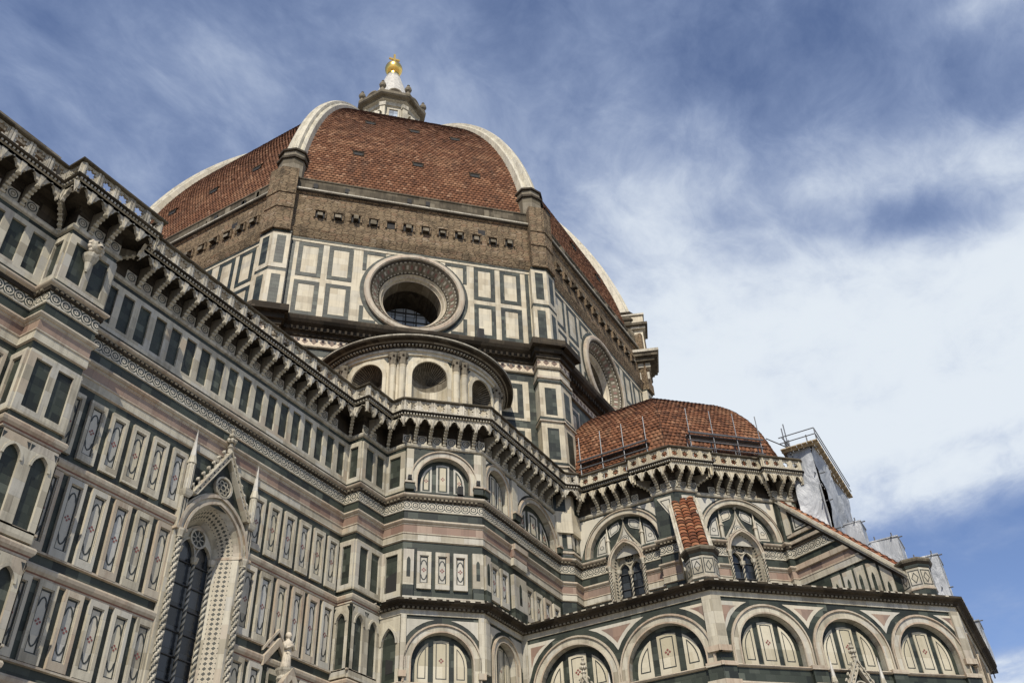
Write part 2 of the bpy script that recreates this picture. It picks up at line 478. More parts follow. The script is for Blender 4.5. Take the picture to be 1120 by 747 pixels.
class MB:
    def __init__(s):
        s.v, s.f, s.m, s.uv = [], [], [], []
        s.keys = {}

    def mi(s, k):
        return s.keys.setdefault(k, len(s.keys))

    def face(s, pts, mat, uvs=None):
        pts = [Vector(p) for p in pts]
        if uvs is None:
            n = Vector((0, 0, 0))
            for i in range(len(pts)):
                a, b = pts[i], pts[(i + 1) % len(pts)]
                n += Vector(((a.y - b.y) * (a.z + b.z), (a.z - b.z) * (a.x + b.x), (a.x - b.x) * (a.y + b.y)))
            if n.length < 1e-12:
                return
            n.normalize()
            if abs(n.z) < .92:
                T = Vector((-n.y, n.x, 0)).normalized()
                k = 1 / max(.2, math.sqrt(1 - n.z * n.z))
                uvs = [(p.dot(T), p.z * k) for p in pts]
            else:
                uvs = [(p.x, p.y) for p in pts]
        i0 = len(s.v)
        s.v += [p[:] for p in pts]
        s.f.append(tuple(range(i0, i0 + len(pts))))
        s.m.append(s.mi(mat))
        s.uv += uvs

    def box(s, fr, t0, t1, z0, z1, d0, d1, mat, side=None, back=False):
        P = fr.P
        sd_ = side or mat
        s.face([P(t0, z0, d1), P(t1, z0, d1), P(t1, z1, d1), P(t0, z1, d1)], mat)
        s.face([P(t0, z0, d0), P(t0, z0, d1), P(t0, z1, d1), P(t0, z1, d0)], sd_)
        s.face([P(t1, z0, d1), P(t1, z0, d0), P(t1, z1, d0), P(t1, z1, d1)], sd_)
        s.face([P(t0, z1, d1), P(t1, z1, d1), P(t1, z1, d0), P(t0, z1, d0)], sd_)
        s.face([P(t0, z0, d0), P(t1, z0, d0), P(t1, z0, d1), P(t0, z0, d1)], sd_)
        if back:
            s.face([P(t1, z0, d0), P(t0, z0, d0), P(t0, z1, d0), P(t1, z1, d0)], sd_)

    def prism(s, fr, pts, d0, d1, mat, side=None):
        P = fr.P
        s.face([P(t, z, d1) for t, z in pts], mat)
        for i in range(len(pts)):
            a, b = pts[i], pts[(i + 1) % len(pts)]
            s.face([P(a[0], a[1], d1), P(a[0], a[1], d0), P(b[0], b[1], d0), P(b[0], b[1], d1)], side or mat)

    def frame(s, fr, t0, t1, z0, z1, w, d0, d1, mat, wt=None, wb=None):
        """rectangular surround, mitred"""
        wt = w if wt is None else wt
        wb = w if wb is None else wb
        o = [(t0, z0), (t1, z0), (t1, z1), (t0, z1)]
        i = [(t0 + w, z0 + wb), (t1 - w, z0 + wb), (t1 - w, z1 - wt), (t0 + w, z1 - wt)]
        P = fr.P
        for k in range(4):
            a, b = k, (k + 1) % 4
            s.face([P(*o[a], d1), P(*o[b], d1), P(*i[b], d1), P(*i[a], d1)], mat)
            s.face([P(*o[a], d0), P(*o[b], d0), P(*o[b], d1), P(*o[a], d1)], mat)
            s.face([P(*i[a], d1), P(*i[b], d1), P(*i[b], d0), P(*i[a], d0)], mat)

    def outline(s, fr, pts, w, d, mat, closed=True, d0=None):
        """mitred inlaid line following pts"""
        n = len(pts)
        L, Rr = [], []
        for i in range(n):
            p = Vector(pts[i])
            a = Vector(pts[i - 1]) if (closed or i > 0) else None
            b = Vector(pts[(i + 1) % n]) if (closed or i < n - 1) else None
            e1 = (p - a).normalized() if a is not None else None
            e2 = (b - p).normalized() if b is not None else None
            if e1 is None:
                e1 = e2
            if e2 is None:
                e2 = e1
            n1, n2 = Vector((-e1.y, e1.x)), Vector((-e2.y, e2.x))
            m = (n1 + n2)
            m = m / max(.35, 1 + n1.dot(n2))
            L.append(p + m * w / 2)
            Rr.append(p - m * w / 2)
        for i in range(n if closed else n - 1):
            j = (i + 1) % n
            s.face([fr.P(Rr[i].x, Rr[i].y, d), fr.P(Rr[j].x, Rr[j].y, d), fr.P(L[j].x, L[j].y, d), fr.P(L[i].x, L[i].y, d)], mat)

    def band(s, fr, A, B, d0, d1, mat, side=None, closed=False):
        """solid strip between two curves of equal length (A inner, B outer)"""
        P = fr.P
        n = len(A)
        for i in range(n if closed else n - 1):
            j = (i + 1) % n
            s.face([P(*A[i], d1), P(*B[i], d1), P(*B[j], d1), P(*A[j], d1)][::-1] if s._cw(A[i], B[i], B[j]) else [P(*A[i], d1), P(*B[i], d1), P(*B[j], d1), P(*A[j], d1)], mat)
            s.face([P(*A[i], d0), P(*A[i], d1), P(*A[j], d1), P(*A[j], d0)], side or mat)
            s.face([P(*B[i], d1), P(*B[i], d0), P(*B[j], d0), P(*B[j], d1)], side or mat)
        if not closed:
            for k in (0, n - 1):
                s.face([P(*A[k], d0), P(*B[k], d0), P(*B[k], d1), P(*A[k], d1)], side or mat)

    @staticmethod
    def _cw(a, b, c):
        return (b[0] - a[0]) * (c[1] - a[1]) - (b[1] - a[1]) * (c[0] - a[0]) < 0

    def opening(s, fr, t0, t1, z0, z1, curve, d, depth, mat, rev=None, back=None, nsub=1):
        """wall field t0..t1, z0..z1 pierced by an opening whose head is curve (left to right)"""
        P = fr.P

        def q(a, b, c, e):
            for k in range(nsub):
                ta, tb = a + (b - a) * k / nsub, a + (b - a) * (k + 1) / nsub
                s.face([P(ta, c, d), P(tb, c, d), P(tb, e, d), P(ta, e, d)], mat)
        tl, tr = curve[0][0], curve[-1][0]
        if tl > t0 + 1e-4:
            q(t0, tl, z0, z1)
        if t1 > tr + 1e-4:
            q(tr, t1, z0, z1)
        for a, b in zip(curve[:-1], curve[1:]):
            if abs(a[0] - b[0]) > 1e-5:
                s.face([P(a[0], a[1], d), P(b[0], b[1], d), P(b[0], z1, d), P(a[0], z1, d)], mat)
        full = [(tl, z0)] + list(curve) + [(tr, z0)]
        for a, b in zip(full[:-1], full[1:]):
            if abs(a[0] - b[0]) + abs(a[1] - b[1]) > 1e-5:
                s.face([P(a[0], a[1], d - depth), P(b[0], b[1], d - depth), P(b[0], b[1], d), P(a[0], a[1], d)], rev or mat)
        if back:
            s.face([P(t, z, d - depth) for t, z in full[::-1]], back)
        return full

    def tube(s, p0, p1, r, mat, n=6):
        p0, p1 = Vector(p0), Vector(p1)
        ax = (p1 - p0)
        if ax.length < 1e-6:
            return
        a = ax.normalized()
        x = a.cross(Vector((0, 0, 1)))
        if x.length < .01:
            x = Vector((1, 0, 0))
        x.normalize()
        y = a.cross(x)
        c = [(x * math.cos(2 * PI * i / n) + y * math.sin(2 * PI * i / n)) * r for i in range(n)]
        for i in range(n):
            j = (i + 1) % n
            s.face([p0 + c[i], p0 + c[j], p1 + c[j], p1 + c[i]], mat)
        s.face([p0 + q for q in c][::-1], mat)
        s.face([p1 + q for q in c], mat)

    def lathe(s, c, prof, mat, n=10, rot=0.0, arc=None):
        c = Vector(c)
        tot = arc or 2 * PI
        for (ra, za), (rb, zb) in zip(prof[:-1], prof[1:]):
            for i in range(n):
                a0, a1 = rot + tot * i / n, rot + tot * (i + 1) / n
                pts = [c + Vector((ra * math.cos(a0), ra * math.sin(a0), za)), c + Vector((ra * math.cos(a1), ra * math.sin(a1), za)),
                       c + Vector((rb * math.cos(a1), rb * math.sin(a1), zb)), c + Vector((rb * math.cos(a0), rb * math.sin(a0), zb))]
                if ra < 1e-5:
                    pts = [pts[0], pts[2], pts[3]]
                elif rb < 1e-5:
                    pts = pts[:3]
                rr = max(ra, rb)
                s.face(pts, mat, [(((a0 if k in (0, 3) else a1) * rr), (za if k < 2 else zb)) for k in range(len(pts))])

    def twist(s, c, z0, z1, r, mat, pitch=.9, lobes=3, n=12, dz=.12, amp=.2, gv=-.45):
        c = Vector((c[0], c[1], 0))
        m = max(2, int((z1 - z0) / dz))
        for k in range(m):
            za, zb = z0 + (z1 - z0) * k / m, z0 + (z1 - z0) * (k + 1) / m
            ring = []
            for z in (za, zb):
                row = []
                for i in range(n):
                    a = 2 * PI * i / n
                    rr = r * (1 + amp * math.cos(lobes * (a - 2 * PI * z / (pitch * lobes))))
                    row.append(c + Vector((rr * math.cos(a), rr * math.sin(a), z)))
                ring.append(row)
            for i in range(n):
                j = (i + 1) % n
                am = 2 * PI * (i + .5) / n
                w = math.cos(lobes * (am - 2 * PI * (za + zb) / 2 / (pitch * lobes)))
                s.face([ring[0][i], ring[0][j], ring[1][j], ring[1][i]], mat if w > gv else 'inlay_dark', [(0, za), (.1, za), (.1, zb), (0, zb)])

    def blob(s, c, r, mat, n=6, m=4, sx=1, sy=1, sz=1):
        c = Vector(c)
        for k in range(m):
            p0, p1 = -PI / 2 + PI * k / m, -PI / 2 + PI * (k + 1) / m
            for i in range(n):
                a0, a1 = 2 * PI * i / n, 2 * PI * (i + 1) / n
                q = []
                for p, a in ((p0, a0), (p0, a1), (p1, a1), (p1, a0)):
                    q.append(c + Vector((r * sx * math.cos(p) * math.cos(a), r * sy * math.cos(p) * math.sin(a), r * sz * math.sin(p))))
                if k == 0:
                    q = [q[0], q[2], q[3]]
                elif k == m - 1:
                    q = q[:3]
                s.face(q, mat)

    def mesh(s, name, smooth=False):
        me = bpy.data.meshes.new(name)
        me.from_pydata(s.v, [], s.f)
        for k in s.keys:
            me.materials.append(MAT[k])
        me.polygons.foreach_set('material_index', s.m)
        ul = me.uv_layers.new(name='UVMap')
        ul.data.foreach_set('uv', [x for q in s.uv for x in q])
        if smooth:
            import bmesh
            bm = bmesh.new()
            bm.from_mesh(me)
            bmesh.ops.remove_doubles(bm, verts=bm.verts, dist=1e-4)
            bm.to_mesh(me)
            bm.free()
            me.polygons.foreach_set('use_smooth', [True] * len(me.polygons))
        me.update()
        return me

    def build(s, name, parent=None, smooth=False, label=None):
        o = bpy.data.objects.new(name, s.mesh(name, smooth))
        COL.objects.link(o)
        o.parent = parent
        if label:
            o['label'] = label
        return o


def empty(name, loc=(0, 0, 0), parent=None):
    o = bpy.data.objects.new(name, None)
    COL.objects.link(o)
    o.location = loc
    o.parent = parent
    o.empty_display_size = .5
    return o


def tag(o, label, cat=None, group=None, kind=None):
    if label:
        o['label'] = label
    if cat:
        o['category'] = cat
    if group:
        o['group'] = group
    if kind:
        o['kind'] = kind
    return o


def semi(tc, zc, r, n=24, a0=PI, a1=0.0):
    return [(tc + r * math.cos(a0 + (a1 - a0) * i / n), zc + r * math.sin(a0 + (a1 - a0) * i / n)) for i in range(n + 1)]


def pointed(tc, zs, hw, rise, n=8):
    """two-centred arch from (tc-hw, zs) over to (tc+hw, zs)"""
    Rr = (hw * hw + rise * rise) / (2 * hw)
    L = []
    amax = math.asin(min(1, rise / Rr))
    for i in range(n + 1):
        a = amax * i / n
        L.append((tc - hw + Rr - Rr * math.cos(a), zs + Rr * math.sin(a)))
    return L + [(2 * tc - t, z) for t, z in L[-2::-1]]


def sweep(mb, poly, prof, mats, segs, closed=False, cut=None):
    """profile [(d,z)...] swept along plan polyline with mitred corners"""
    n = len(poly)
    V = [Vector(p) for p in poly]

    def nrm(i):
        e = (V[(i + 1) % n] - V[i]).normalized()
        return Vector((e.y, -e.x))

    def mit(i):
        if not closed and i == 0:
            return nrm(0)
        if not closed and i == n - 1:
            return nrm(n - 2)
        a, b = nrm((i - 1) % n), nrm(i)
        return (a + b) / max(.2, 1 + a.dot(b))
    acc = [0.0]
    for i in range(n):
        acc.append(acc[-1] + (V[(i + 1) % n] - V[i]).length)
    jobs = []
    for i in segs:
        j = (i + 1) % n
        mi_, mj = mit(i), mit(j)
        if cut and i in cut:
            e = (V[j] - V[i])
            L = e.length
            c0, c1 = V[i] + e * (cut[i][0] / L), V[i] + e * (cut[i][1] / L)
            jobs.append((V[i], c0, mi_, nrm(i), acc[i], acc[i] + cut[i][0]))
            jobs.append((c1, V[j], nrm(i), mj, acc[i] + cut[i][1], acc[i + 1]))
        else:
            jobs.append((V[i], V[j], mi_, mj, acc[i], acc[i + 1]))
    for VA, VB, mi_, mj, u0, u1 in jobs:
        for k, ((da, za), (db, zb)) in enumerate(zip(prof[:-1], prof[1:])):
            mt = mats if isinstance(mats, str) else mats[k]
            if mt is None:
                continue
            A, B = VA + mi_ * da, VB + mj * da
            Cc, D = VB + mj * db, VA + mi_ * db
            vs_ = za if abs(zb - za) > 1e-4 else za + da
            ve = zb if abs(zb - za) > 1e-4 else za + db
            mb.face([(A.x, A.y, za), (B.x, B.y, za), (Cc.x, Cc.y, zb), (D.x, D.y, zb)], mt,
                    [(u0, vs_), (u1, vs_), (u1, ve), (u0, ve)])


def seg_frame(poly, i, closed=False):
    a, b = Vector(poly[i]), Vector(poly[(i + 1) % len(poly)])
    return Fr(a, b - a), (b - a).length

# ================================================================== SETTING
mb = MB()
mb.face([(-1500, -1500, 0), (1500, -1500, 0), (1500, 1500, 0), (-1500, 1500, 0)], 'paving')
tag(mb.build('ground'), None, kind='structure')

# ================================================================== CATHEDRAL
CATH = tag(empty('cathedral', (-20, -20, 0)), 'huge domed cathedral faced in white, green and pink marble under a red tiled octagonal dome', 'cathedral')
CATH.location = (0, 0, 0)

# plan of the wall faces, walked from the nave (west) to the tribune (south)
SWD = (S2, -S2)
PLAN = [(-90, -20), (-45.5, -20), (-45.5, -20.96), (-43.25, -20.96), (-43.25, -20), (-26.05, -20), (-26.05, -20.96),
        (-23.8, -20.96), (-23.8, -22.35), (-20.75, -25.4), (-11.45, -25.4), (-10.79, -26.06), (-9.75, -26.06),
        (-9.75, -31.75), (-10.1, -31.75), (-10.1, -33.195), (-9.096, -34.199), (-8.849, -33.951),
        (-4.854, -37.947), (-5.101, -38.194), (-4.145, -39.15), (-2.8, -39.15), (-2.8, -38.8), (2.8, -38.8), (2.8, -39.15), (4.145, -39.15),
        (9.75, -33.5), (9.75, -24)]
WINX, TWc, TSc = -34.72, 29.25, 20.62
SEG_NAVE, SEG_B1, SEG_B2 = [0, 4], [1, 2, 3], [5, 6]
SEG_SAC, SEG_TRI = [7, 8, 9, 10, 11], list(range(12, 27))
FR = [seg_frame(PLAN, i)[0] for i in range(len(PLAN) - 1)]
FN = Fr((0, -20), (1, 0))                 # nave, t = x
FB = Fr((0, -20.96), (1, 0))              # buttress fronts, t = x
FSW = Fr((-46.15 / 2, -46.15 / 2), SWD)   # diagonal wall, t = (x-y)/sqrt2
FS = Fr((0, -25.4), (1, 0))               # south wall beyond it
FTW = Fr((-9.75, 0), (0, -1))             # tribune west face, t = -y
FTS = Fr((-21.4, -21.4), SWD)             # tribune south-west face
FCW = Fr((-16.7, 0), (0, -1))             # chapels, west face
FCS = Fr((-26.5, -26.5), SWD)             # chapels, south-west face
FCSo = Fr((0, -46.4), (1, 0))


CUT_HI = {12: (TWc - 26.06 - 1.25, TWc - 26.06 + 1.25), 17: (TSc - 17.75 - 1.25, TSc - 17.75 + 1.25)}
CUT_LO = {4: (WINX + 43.25 - 1.9, WINX + 43.25 + 1.9)}


def bands(mb, segs, lower=True, recess=()):
    """the courses every wall carries: storey ground, inlaid frieze, pink band and mouldings"""
    rs = [i for i in segs if i not in recess]
    sweep(mb, PLAN, [(0, 29.28), (0, 31.2)], 'stone_dark', segs)  # dark grimy stone; recess shade behind the corbels is in the colour
    sweep(mb, PLAN, [(0, 29.28), (.1, 29.32), (.14, 29.42), (.1, 29.52), (0, 29.55)], 'marble_grey', segs)
    if rs:
        sweep(mb, PLAN, [(0, 26.0), (0, 29.28)], 'marble_green', rs)
    sweep(mb, PLAN, [(0, 26.28), (.08, 26.28), (.08, 26.48), (0, 26.48)], 'marble_green', segs, cut=CUT_HI)
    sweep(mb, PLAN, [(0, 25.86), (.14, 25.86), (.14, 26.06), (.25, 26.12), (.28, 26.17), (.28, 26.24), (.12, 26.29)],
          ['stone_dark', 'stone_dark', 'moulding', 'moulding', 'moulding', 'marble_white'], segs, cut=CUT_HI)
    sweep(mb, PLAN, [(.06, 25.33), (.06, 25.88)], 'frieze_inlay', segs, cut=CUT_HI)
    sweep(mb, PLAN, [(.05, 25.24), (.1, 25.26), (.1, 25.33), (.06, 25.34)], 'marble_white', segs, cut=CUT_HI)
    sweep(mb, PLAN, [(.04, 24.7), (.04, 25.26)], 'marble_green', segs, cut=CUT_HI)
    sweep(mb, PLAN, [(.06, 24.40), (.10, 24.44), (.10, 24.50), (.17, 24.53), (.23, 24.60), (.22, 24.68), (.14, 24.73), (.04, 24.74)], 'moulding', segs, cut=CUT_HI)
    sweep(mb, PLAN, [(.06, 23.96), (.06, 24.41)], 'marble_pink', segs, cut=CUT_HI)
    sweep(mb, PLAN, [(.08, 23.86), (.12, 23.89), (.12, 23.95), (.06, 23.97)], 'moulding', segs, cut=CUT_HI)
    sweep(mb, PLAN, [(.0, 23.46), (.09, 23.50), (.08, 23.87)], ['moulding', 'marble_white'], segs, cut=CUT_HI)
    sweep(mb, PLAN, [(0, 20.0), (0, 23.47)], 'marble_green', segs, cut={**CUT_HI, **CUT_LO})
    if 4 in segs:
        mb.opening(FN, WINX - 1.9, WINX + 1.9, 19.5, 23.47, pointed(WINX, 19.5, 1.8, 2.2), 0, .05, 'marble_green')
    # dentils under the ledge
    for i in segs:
        if 0 == i:
            continue
        fr, L = seg_frame(PLAN, i)
        if L < .5:
            continue
        for k in range(int(L / .24)):
            t = .06 + k * .24
            if i in CUT_HI and CUT_HI[i][0] - .15 < t < CUT_HI[i][1]:
                continue
            mb.box(fr, t, t + .13, 25.93, 26.04, .14, .20, 'stone_grey')
    if lower:
        z = 20.06
        for zt in (20.06, 15.88, 12.08, 8.0):
            sweep(mb, PLAN, [(0, zt - .46), (.08, zt - .42), (.08, zt - .34), (.13, zt - .30), (.2, zt - .2), (.22, zt - .08), (.18, zt), (0, zt + .02)],
                  ['moulding', 'moulding', 'oculus_red', 'moulding', 'moulding', 'moulding', 'moulding'], segs, cut=CUT_LO)
            sweep(mb, PLAN, [(0, zt - 4.4), (0, zt - .45)], 'marble_green', segs, cut=CUT_LO)
            if zt < 20:
                sweep(mb, PLAN, [(0, zt + .42), (.12, zt + .44), (.12, zt + .52), (0, zt + .54)], 'moulding', segs, cut=CUT_LO)
        sweep(mb, PLAN, [(0, 0), (0, 3.7)], 'marble_white', segs, cut=CUT_LO)


def inlaid_panel(mb, fr, t0, t1, z0, z1, rich=True):
    """white framed panel with a stepped recess, a dark inlaid outline and a red rosette"""
    w = t1 - t0
    b = w * .175
    wt = w * .28
    wb = w * .38
    mb.frame(fr, t0, t1, z0, z1, b, 0, .13 + random.uniform(-.008, .008), random.choice(('marble_white', 'marble_white', 'panel_pale', 'moulding')), wt=wt, wb=wb)
    mb.frame(fr, t0 + b, t1 - b, z0 + wb, z1 - wt, .035, .0, .08, 'marble_white')
    u0, u1, y0, y1 = t0 + b + .035, t1 - b - .035, z0 + wb + .035, z1 - wt - .035
    mb.box(fr, u0, u1, y0, y1, 0, .02, random.choice(('panel_pale', 'panel_pale', 'panel_grey', 'panel_grey', 'panel_warm', 'marble_white')))
    iw = .058
    a0, a1, c0, c1 = u0 + .03, u1 - .03, y0 + .03, y1 - .03
    mb.outline(fr, [(a0, c0), (a1, c0), (a1, c1), (a0, c1)], iw, .026, 'inlay_dark')
    tc = (a0 + a1) / 2
    hw = (a1 - a0) / 2 - .01
    H = c1 - c0
    e = min(.3, H * .16)
    zt, zb_ = c1 - e * .75, c0 + e * .75
    for zz, sg in ((zt, 1), (zb_, -1)):
        pts = [(tc - hw, zz - sg * e * 1.25), (tc - hw * .78, zz - sg * e * .95), (tc - hw * .62, zz - sg * e * .42), (tc - hw * .3, zz - sg * e * .12), (tc, zz),
               (tc + hw * .3, zz - sg * e * .12), (tc + hw * .62, zz - sg * e * .42), (tc + hw * .78, zz - sg * e * .95), (tc + hw, zz - sg * e * 1.25)]
        mb.outline(fr, pts, iw, .03, 'inlay_dark', closed=False)
    zc = (c0 + c1) / 2
    r = hw * .6
    for dx, dz in ((0, r * .75), (0, -r * .75), (r * .75, 0), (-r * .75, 0)):
        q = r * .48
        mb.face([fr.P(tc + dx - q, zc + dz, .032), fr.P(tc + dx, zc + dz - q, .032), fr.P(tc + dx + q, zc + dz, .032), fr.P(tc + dx, zc + dz + q, .032)], 'inlay_red')


def green_storey(mb, fr, t0, t1, n, z0=26.48, z1=29.0, mw=.30, ends=None, d=.10, zt=.24, zb=.34):
    """white framed row of n tall green panels"""
    e = mw if ends is None else ends
    w = (t1 - t0 - 2 * e - (n - 1) * mw) / n
    mb.box(fr, t0, t1, z1 - zt, z1, 0, d, 'marble_white')
    mb.box(fr, t0, t1, z0, z0 + zb, 0, d, 'marble_white')
    x = t0
    for k in range(n + 1):
        ww = e if k in (0, n) else mw
        mb.box(fr, x, x + ww, z0 + zb, z1 - zt, 0, d, 'marble_white')
        x += ww + w


def gothic_storey(mb, fr, t0, t1, n, z0, z1):
    """white slab with n tall pointed green niches"""
    w = (t1 - t0) / n
    for k in range(n):
        a = t0 + k * w
        hw = w * .29
        tc = a + w / 2
        cur = pointed(tc, z1 - .42 - hw * 1.55, hw, hw * 1.55)
        mb.opening(fr, a, a + w, z0 + .38, z1 - .02, cur, .12, .12, 'marble_white')
        mb.box(fr, a, a + w, z0, z0 + .38, 0, .12, 'marble_white')
        mb.band(fr, cur, pointed(tc, z1 - .42 - hw * 1.55, hw + .09, hw * 1.55 + .14), .12, .17, 'marble_white')
        for sgn in (-1, 1):
            mb.face([fr.P(tc + sgn * (hw + .06), z1 - .12, .125), fr.P(tc + sgn * (hw + .25) * .95, z1 - .12, .125), fr.P(tc + sgn * (hw + .2), z1 - .40, .125)], 'inlay_dark')


# ------------------------------------------------------------ nave wall
mb = MB()
bands(mb, SEG_NAVE)
# upper storey
nb_, pit = 17, .905
green_storey(mb, FN, -43.25, -26.05, 18, mw=.33, ends=.42)
green_storey(mb, FN, -66.0, -45.5, 21, mw=.33, ends=.42)
ROWS = [(20.37, 23.07), (16.38, 19.56), (12.62, 15.46), (8.55, 11.6)]
cols = [-37.61 - 1.09 * k for k in range(6) if -37.61 - 1.09 * k > -43.3] + [-27.15 - 1.09 * k for k in range(6)] + [-46.6 - 1.09 * k for k in range(16)]
for z0, z1 in ROWS:
    for t in cols:
        inlaid_panel(mb, FN, t, t + .8, z0, z1)
NAVE = mb.build('nave_wall', CATH)

# aisle roof, clerestory and nave roof behind
mb = MB()
mb.face([(-90, -20, 31.0), (-20, -20, 31.0), (-20, -10.3, 33.5), (-90, -10.3, 33.5)], 'roof_tile_small')
mb.face([(-90, -10.3, 30), (-22, -10.3, 30), (-22, -10.3, 42.6), (-90, -10.3, 42.6)], 'marble_grey')
mb.box(Fr((0, -10.3), (1, 0)), -90, -42.2, 42.3, 43.35, 0, .35, 'stone_grey')
mb.box(Fr((0, -10.3), (1, 0)), -42.2, -23, 41.6, 42.7, 0, .2, 'stone_grey')
mb.face([(-90, -10.3, 42.6), (-22, -10.3, 42.6), (-22, 0, 45.5), (-90, 0, 45.5)], 'roof_tile_small')
mb.face([(-90, 10.3, 42.6), (-22, 10.3, 42.6), (-22, 0, 45.5), (-90, 0, 45.5)], 'roof_tile_small')
mb.build('clerestory', CATH)

# ------------------------------------------------------------ buttresses
for nm, segs, ta, tb in (('buttress', SEG_B1, -45.5, -43.25), ('buttress', SEG_B2, -26.05, -23.8)):
    mb = MB()
    bands(mb, segs)
    sides = [(FR[segs[0]], .96)] + ([(FR[segs[2]], .96)] if len(segs) > 2 else [])
    for z0, z1 in ((26.48, 29.0), (20.37, 23.07)):
        green_storey(mb, FB, ta, tb, 2, z0, z1, mw=.28, ends=.30, zt=.28, zb=.30)
        for fr, L in sides:
            green_storey(mb, fr, .0, L, 1, z0, z1, ends=.2, zt=.28, zb=.30)
    for z0, z1 in ((16.0, 19.58), (12.1, 15.44), (8.05, 11.6)):
        gothic_storey(mb, FB, ta, tb, 2, z0, z1)
        for fr, L in sides:
            gothic_storey(mb, fr, 0, L, 1, z0, z1)
    b = mb.build(nm, CATH)
    if ta < -40:
        # carved head on a tapering console
        mb = MB()
        c = FB.P(-44.5, 0, .0)
        mb.lathe((c.x, c.y - .18, 0), [(.05, 27.55), (.1, 27.7), (.16, 28.0), (.3, 28.25), (.34, 28.4), (.30, 28.45), (0, 28.46)], 'marble_grey', 10)
        o = mb.build('console', b)
        mb = MB()
        hc = Vector((c.x + .02, c.y - .36, 28.83))
        mb.blob(hc, .30, 'marble_grey', 9, 7, 1, .9, 1.1)
        mb.blob(hc + Vector((0, -.24, -.07)), .14, 'statue_stone', 7, 5, 1, 1.1, .9)
        for k in range(11):
            a = 2 * PI * k / 11
            mb.blob(hc + Vector((.30 * math.cos(a), .03, .32 * math.sin(a))), .11, 'statue_stone', 6, 4)
        for sg in (-1, 1):
            mb.blob(hc + Vector((sg * .12, -.26, .1)), .05, 'inlay_dark', 5, 4)
        mb.blob(hc + Vector((0, -.36, -.13)), .05, 'inlay_dark', 5, 4, 1.6, 1, .7)
        mb.build('carved_head', b, smooth=True)


# ------------------------------------------------------------ sacristy walls and their blind arches
def tympanum(mb, fr, tc, zs, r, d, z0, rich=False):
    """green ground with three white inlaid slabs set under a round arch"""
    bw, cw = r * .085, r * .25
    rr, zl = r * .84, z0 + (.14 if rich else .0)

    def top(t, q):
        return zs + math.sqrt(max(0, q * q - (t - tc) ** 2))

    def slab(q, k):
        """outline of the middle slab (k=0) or a side slab, shrunk by q"""
        zb = zl + (q if rich else (r * .2 if q else 0))
        if k == 0:
            c = cw - q
            R_ = rr * .98 - q
            return [(tc - c, zb), (tc + c, zb), (tc + c, top(tc + c, R_)), (tc, top(tc, R_)), (tc - c, top(tc - c, R_))]
        a = cw + 2 * bw + q
        R_ = rr - q
        zlow = max(zs, zb)
        xe = math.sqrt(max(0, R_ * R_ - (zlow - zs) ** 2))
        tt = [a + (xe - a) * f for f in (1, .92, .78, .6, .4, .2, 0)]
        pts = [(a, zb)]
        if zb < zs - .01:
            pts.append((xe, zb))
        pts += [(x, top(tc + x, R_)) for x in tt]
        pts = [(tc + k * x, z) for x, z in pts]
        return pts[::k]
    for k in (0, 1, -1):
        mb.prism(fr, slab(0, k), d, d + .05, 'panel_pale' if rich else 'panel_warm')
        if rich:
            g_ = slab(r * .07, k)
            mb.prism(fr, g_, d + .05, d + .054, 'marble_green')
            mb.prism(fr, slab(r * .13, k), d + .054, d + .058, 'panel_warm')
            src = slab(r * .13, k)
        else:
            src = slab(r * .09, k)
            mb.outline(fr, src, r * .028, d + .056, 'inlay_dark')
        if k == 0 or rich:
            q = r * .034
            cx = sum(p[0] for p in src) / len(src)
            zz = [p[1] for p in src]
            zc = (min(zz) + max(zz)) / 2
            for dx, dz in ((0, 1), (0, -1), (1, 0), (-1, 0)):
                x, z = cx + dx * q * 1.5, zc + dz * q * 1.5
                mb.face([fr.P(x - q, z, d + .062), fr.P(x, z - q, d + .062), fr.P(x + q, z, d + .062), fr.P(x, z + q, d + .062)], 'inlay_red')


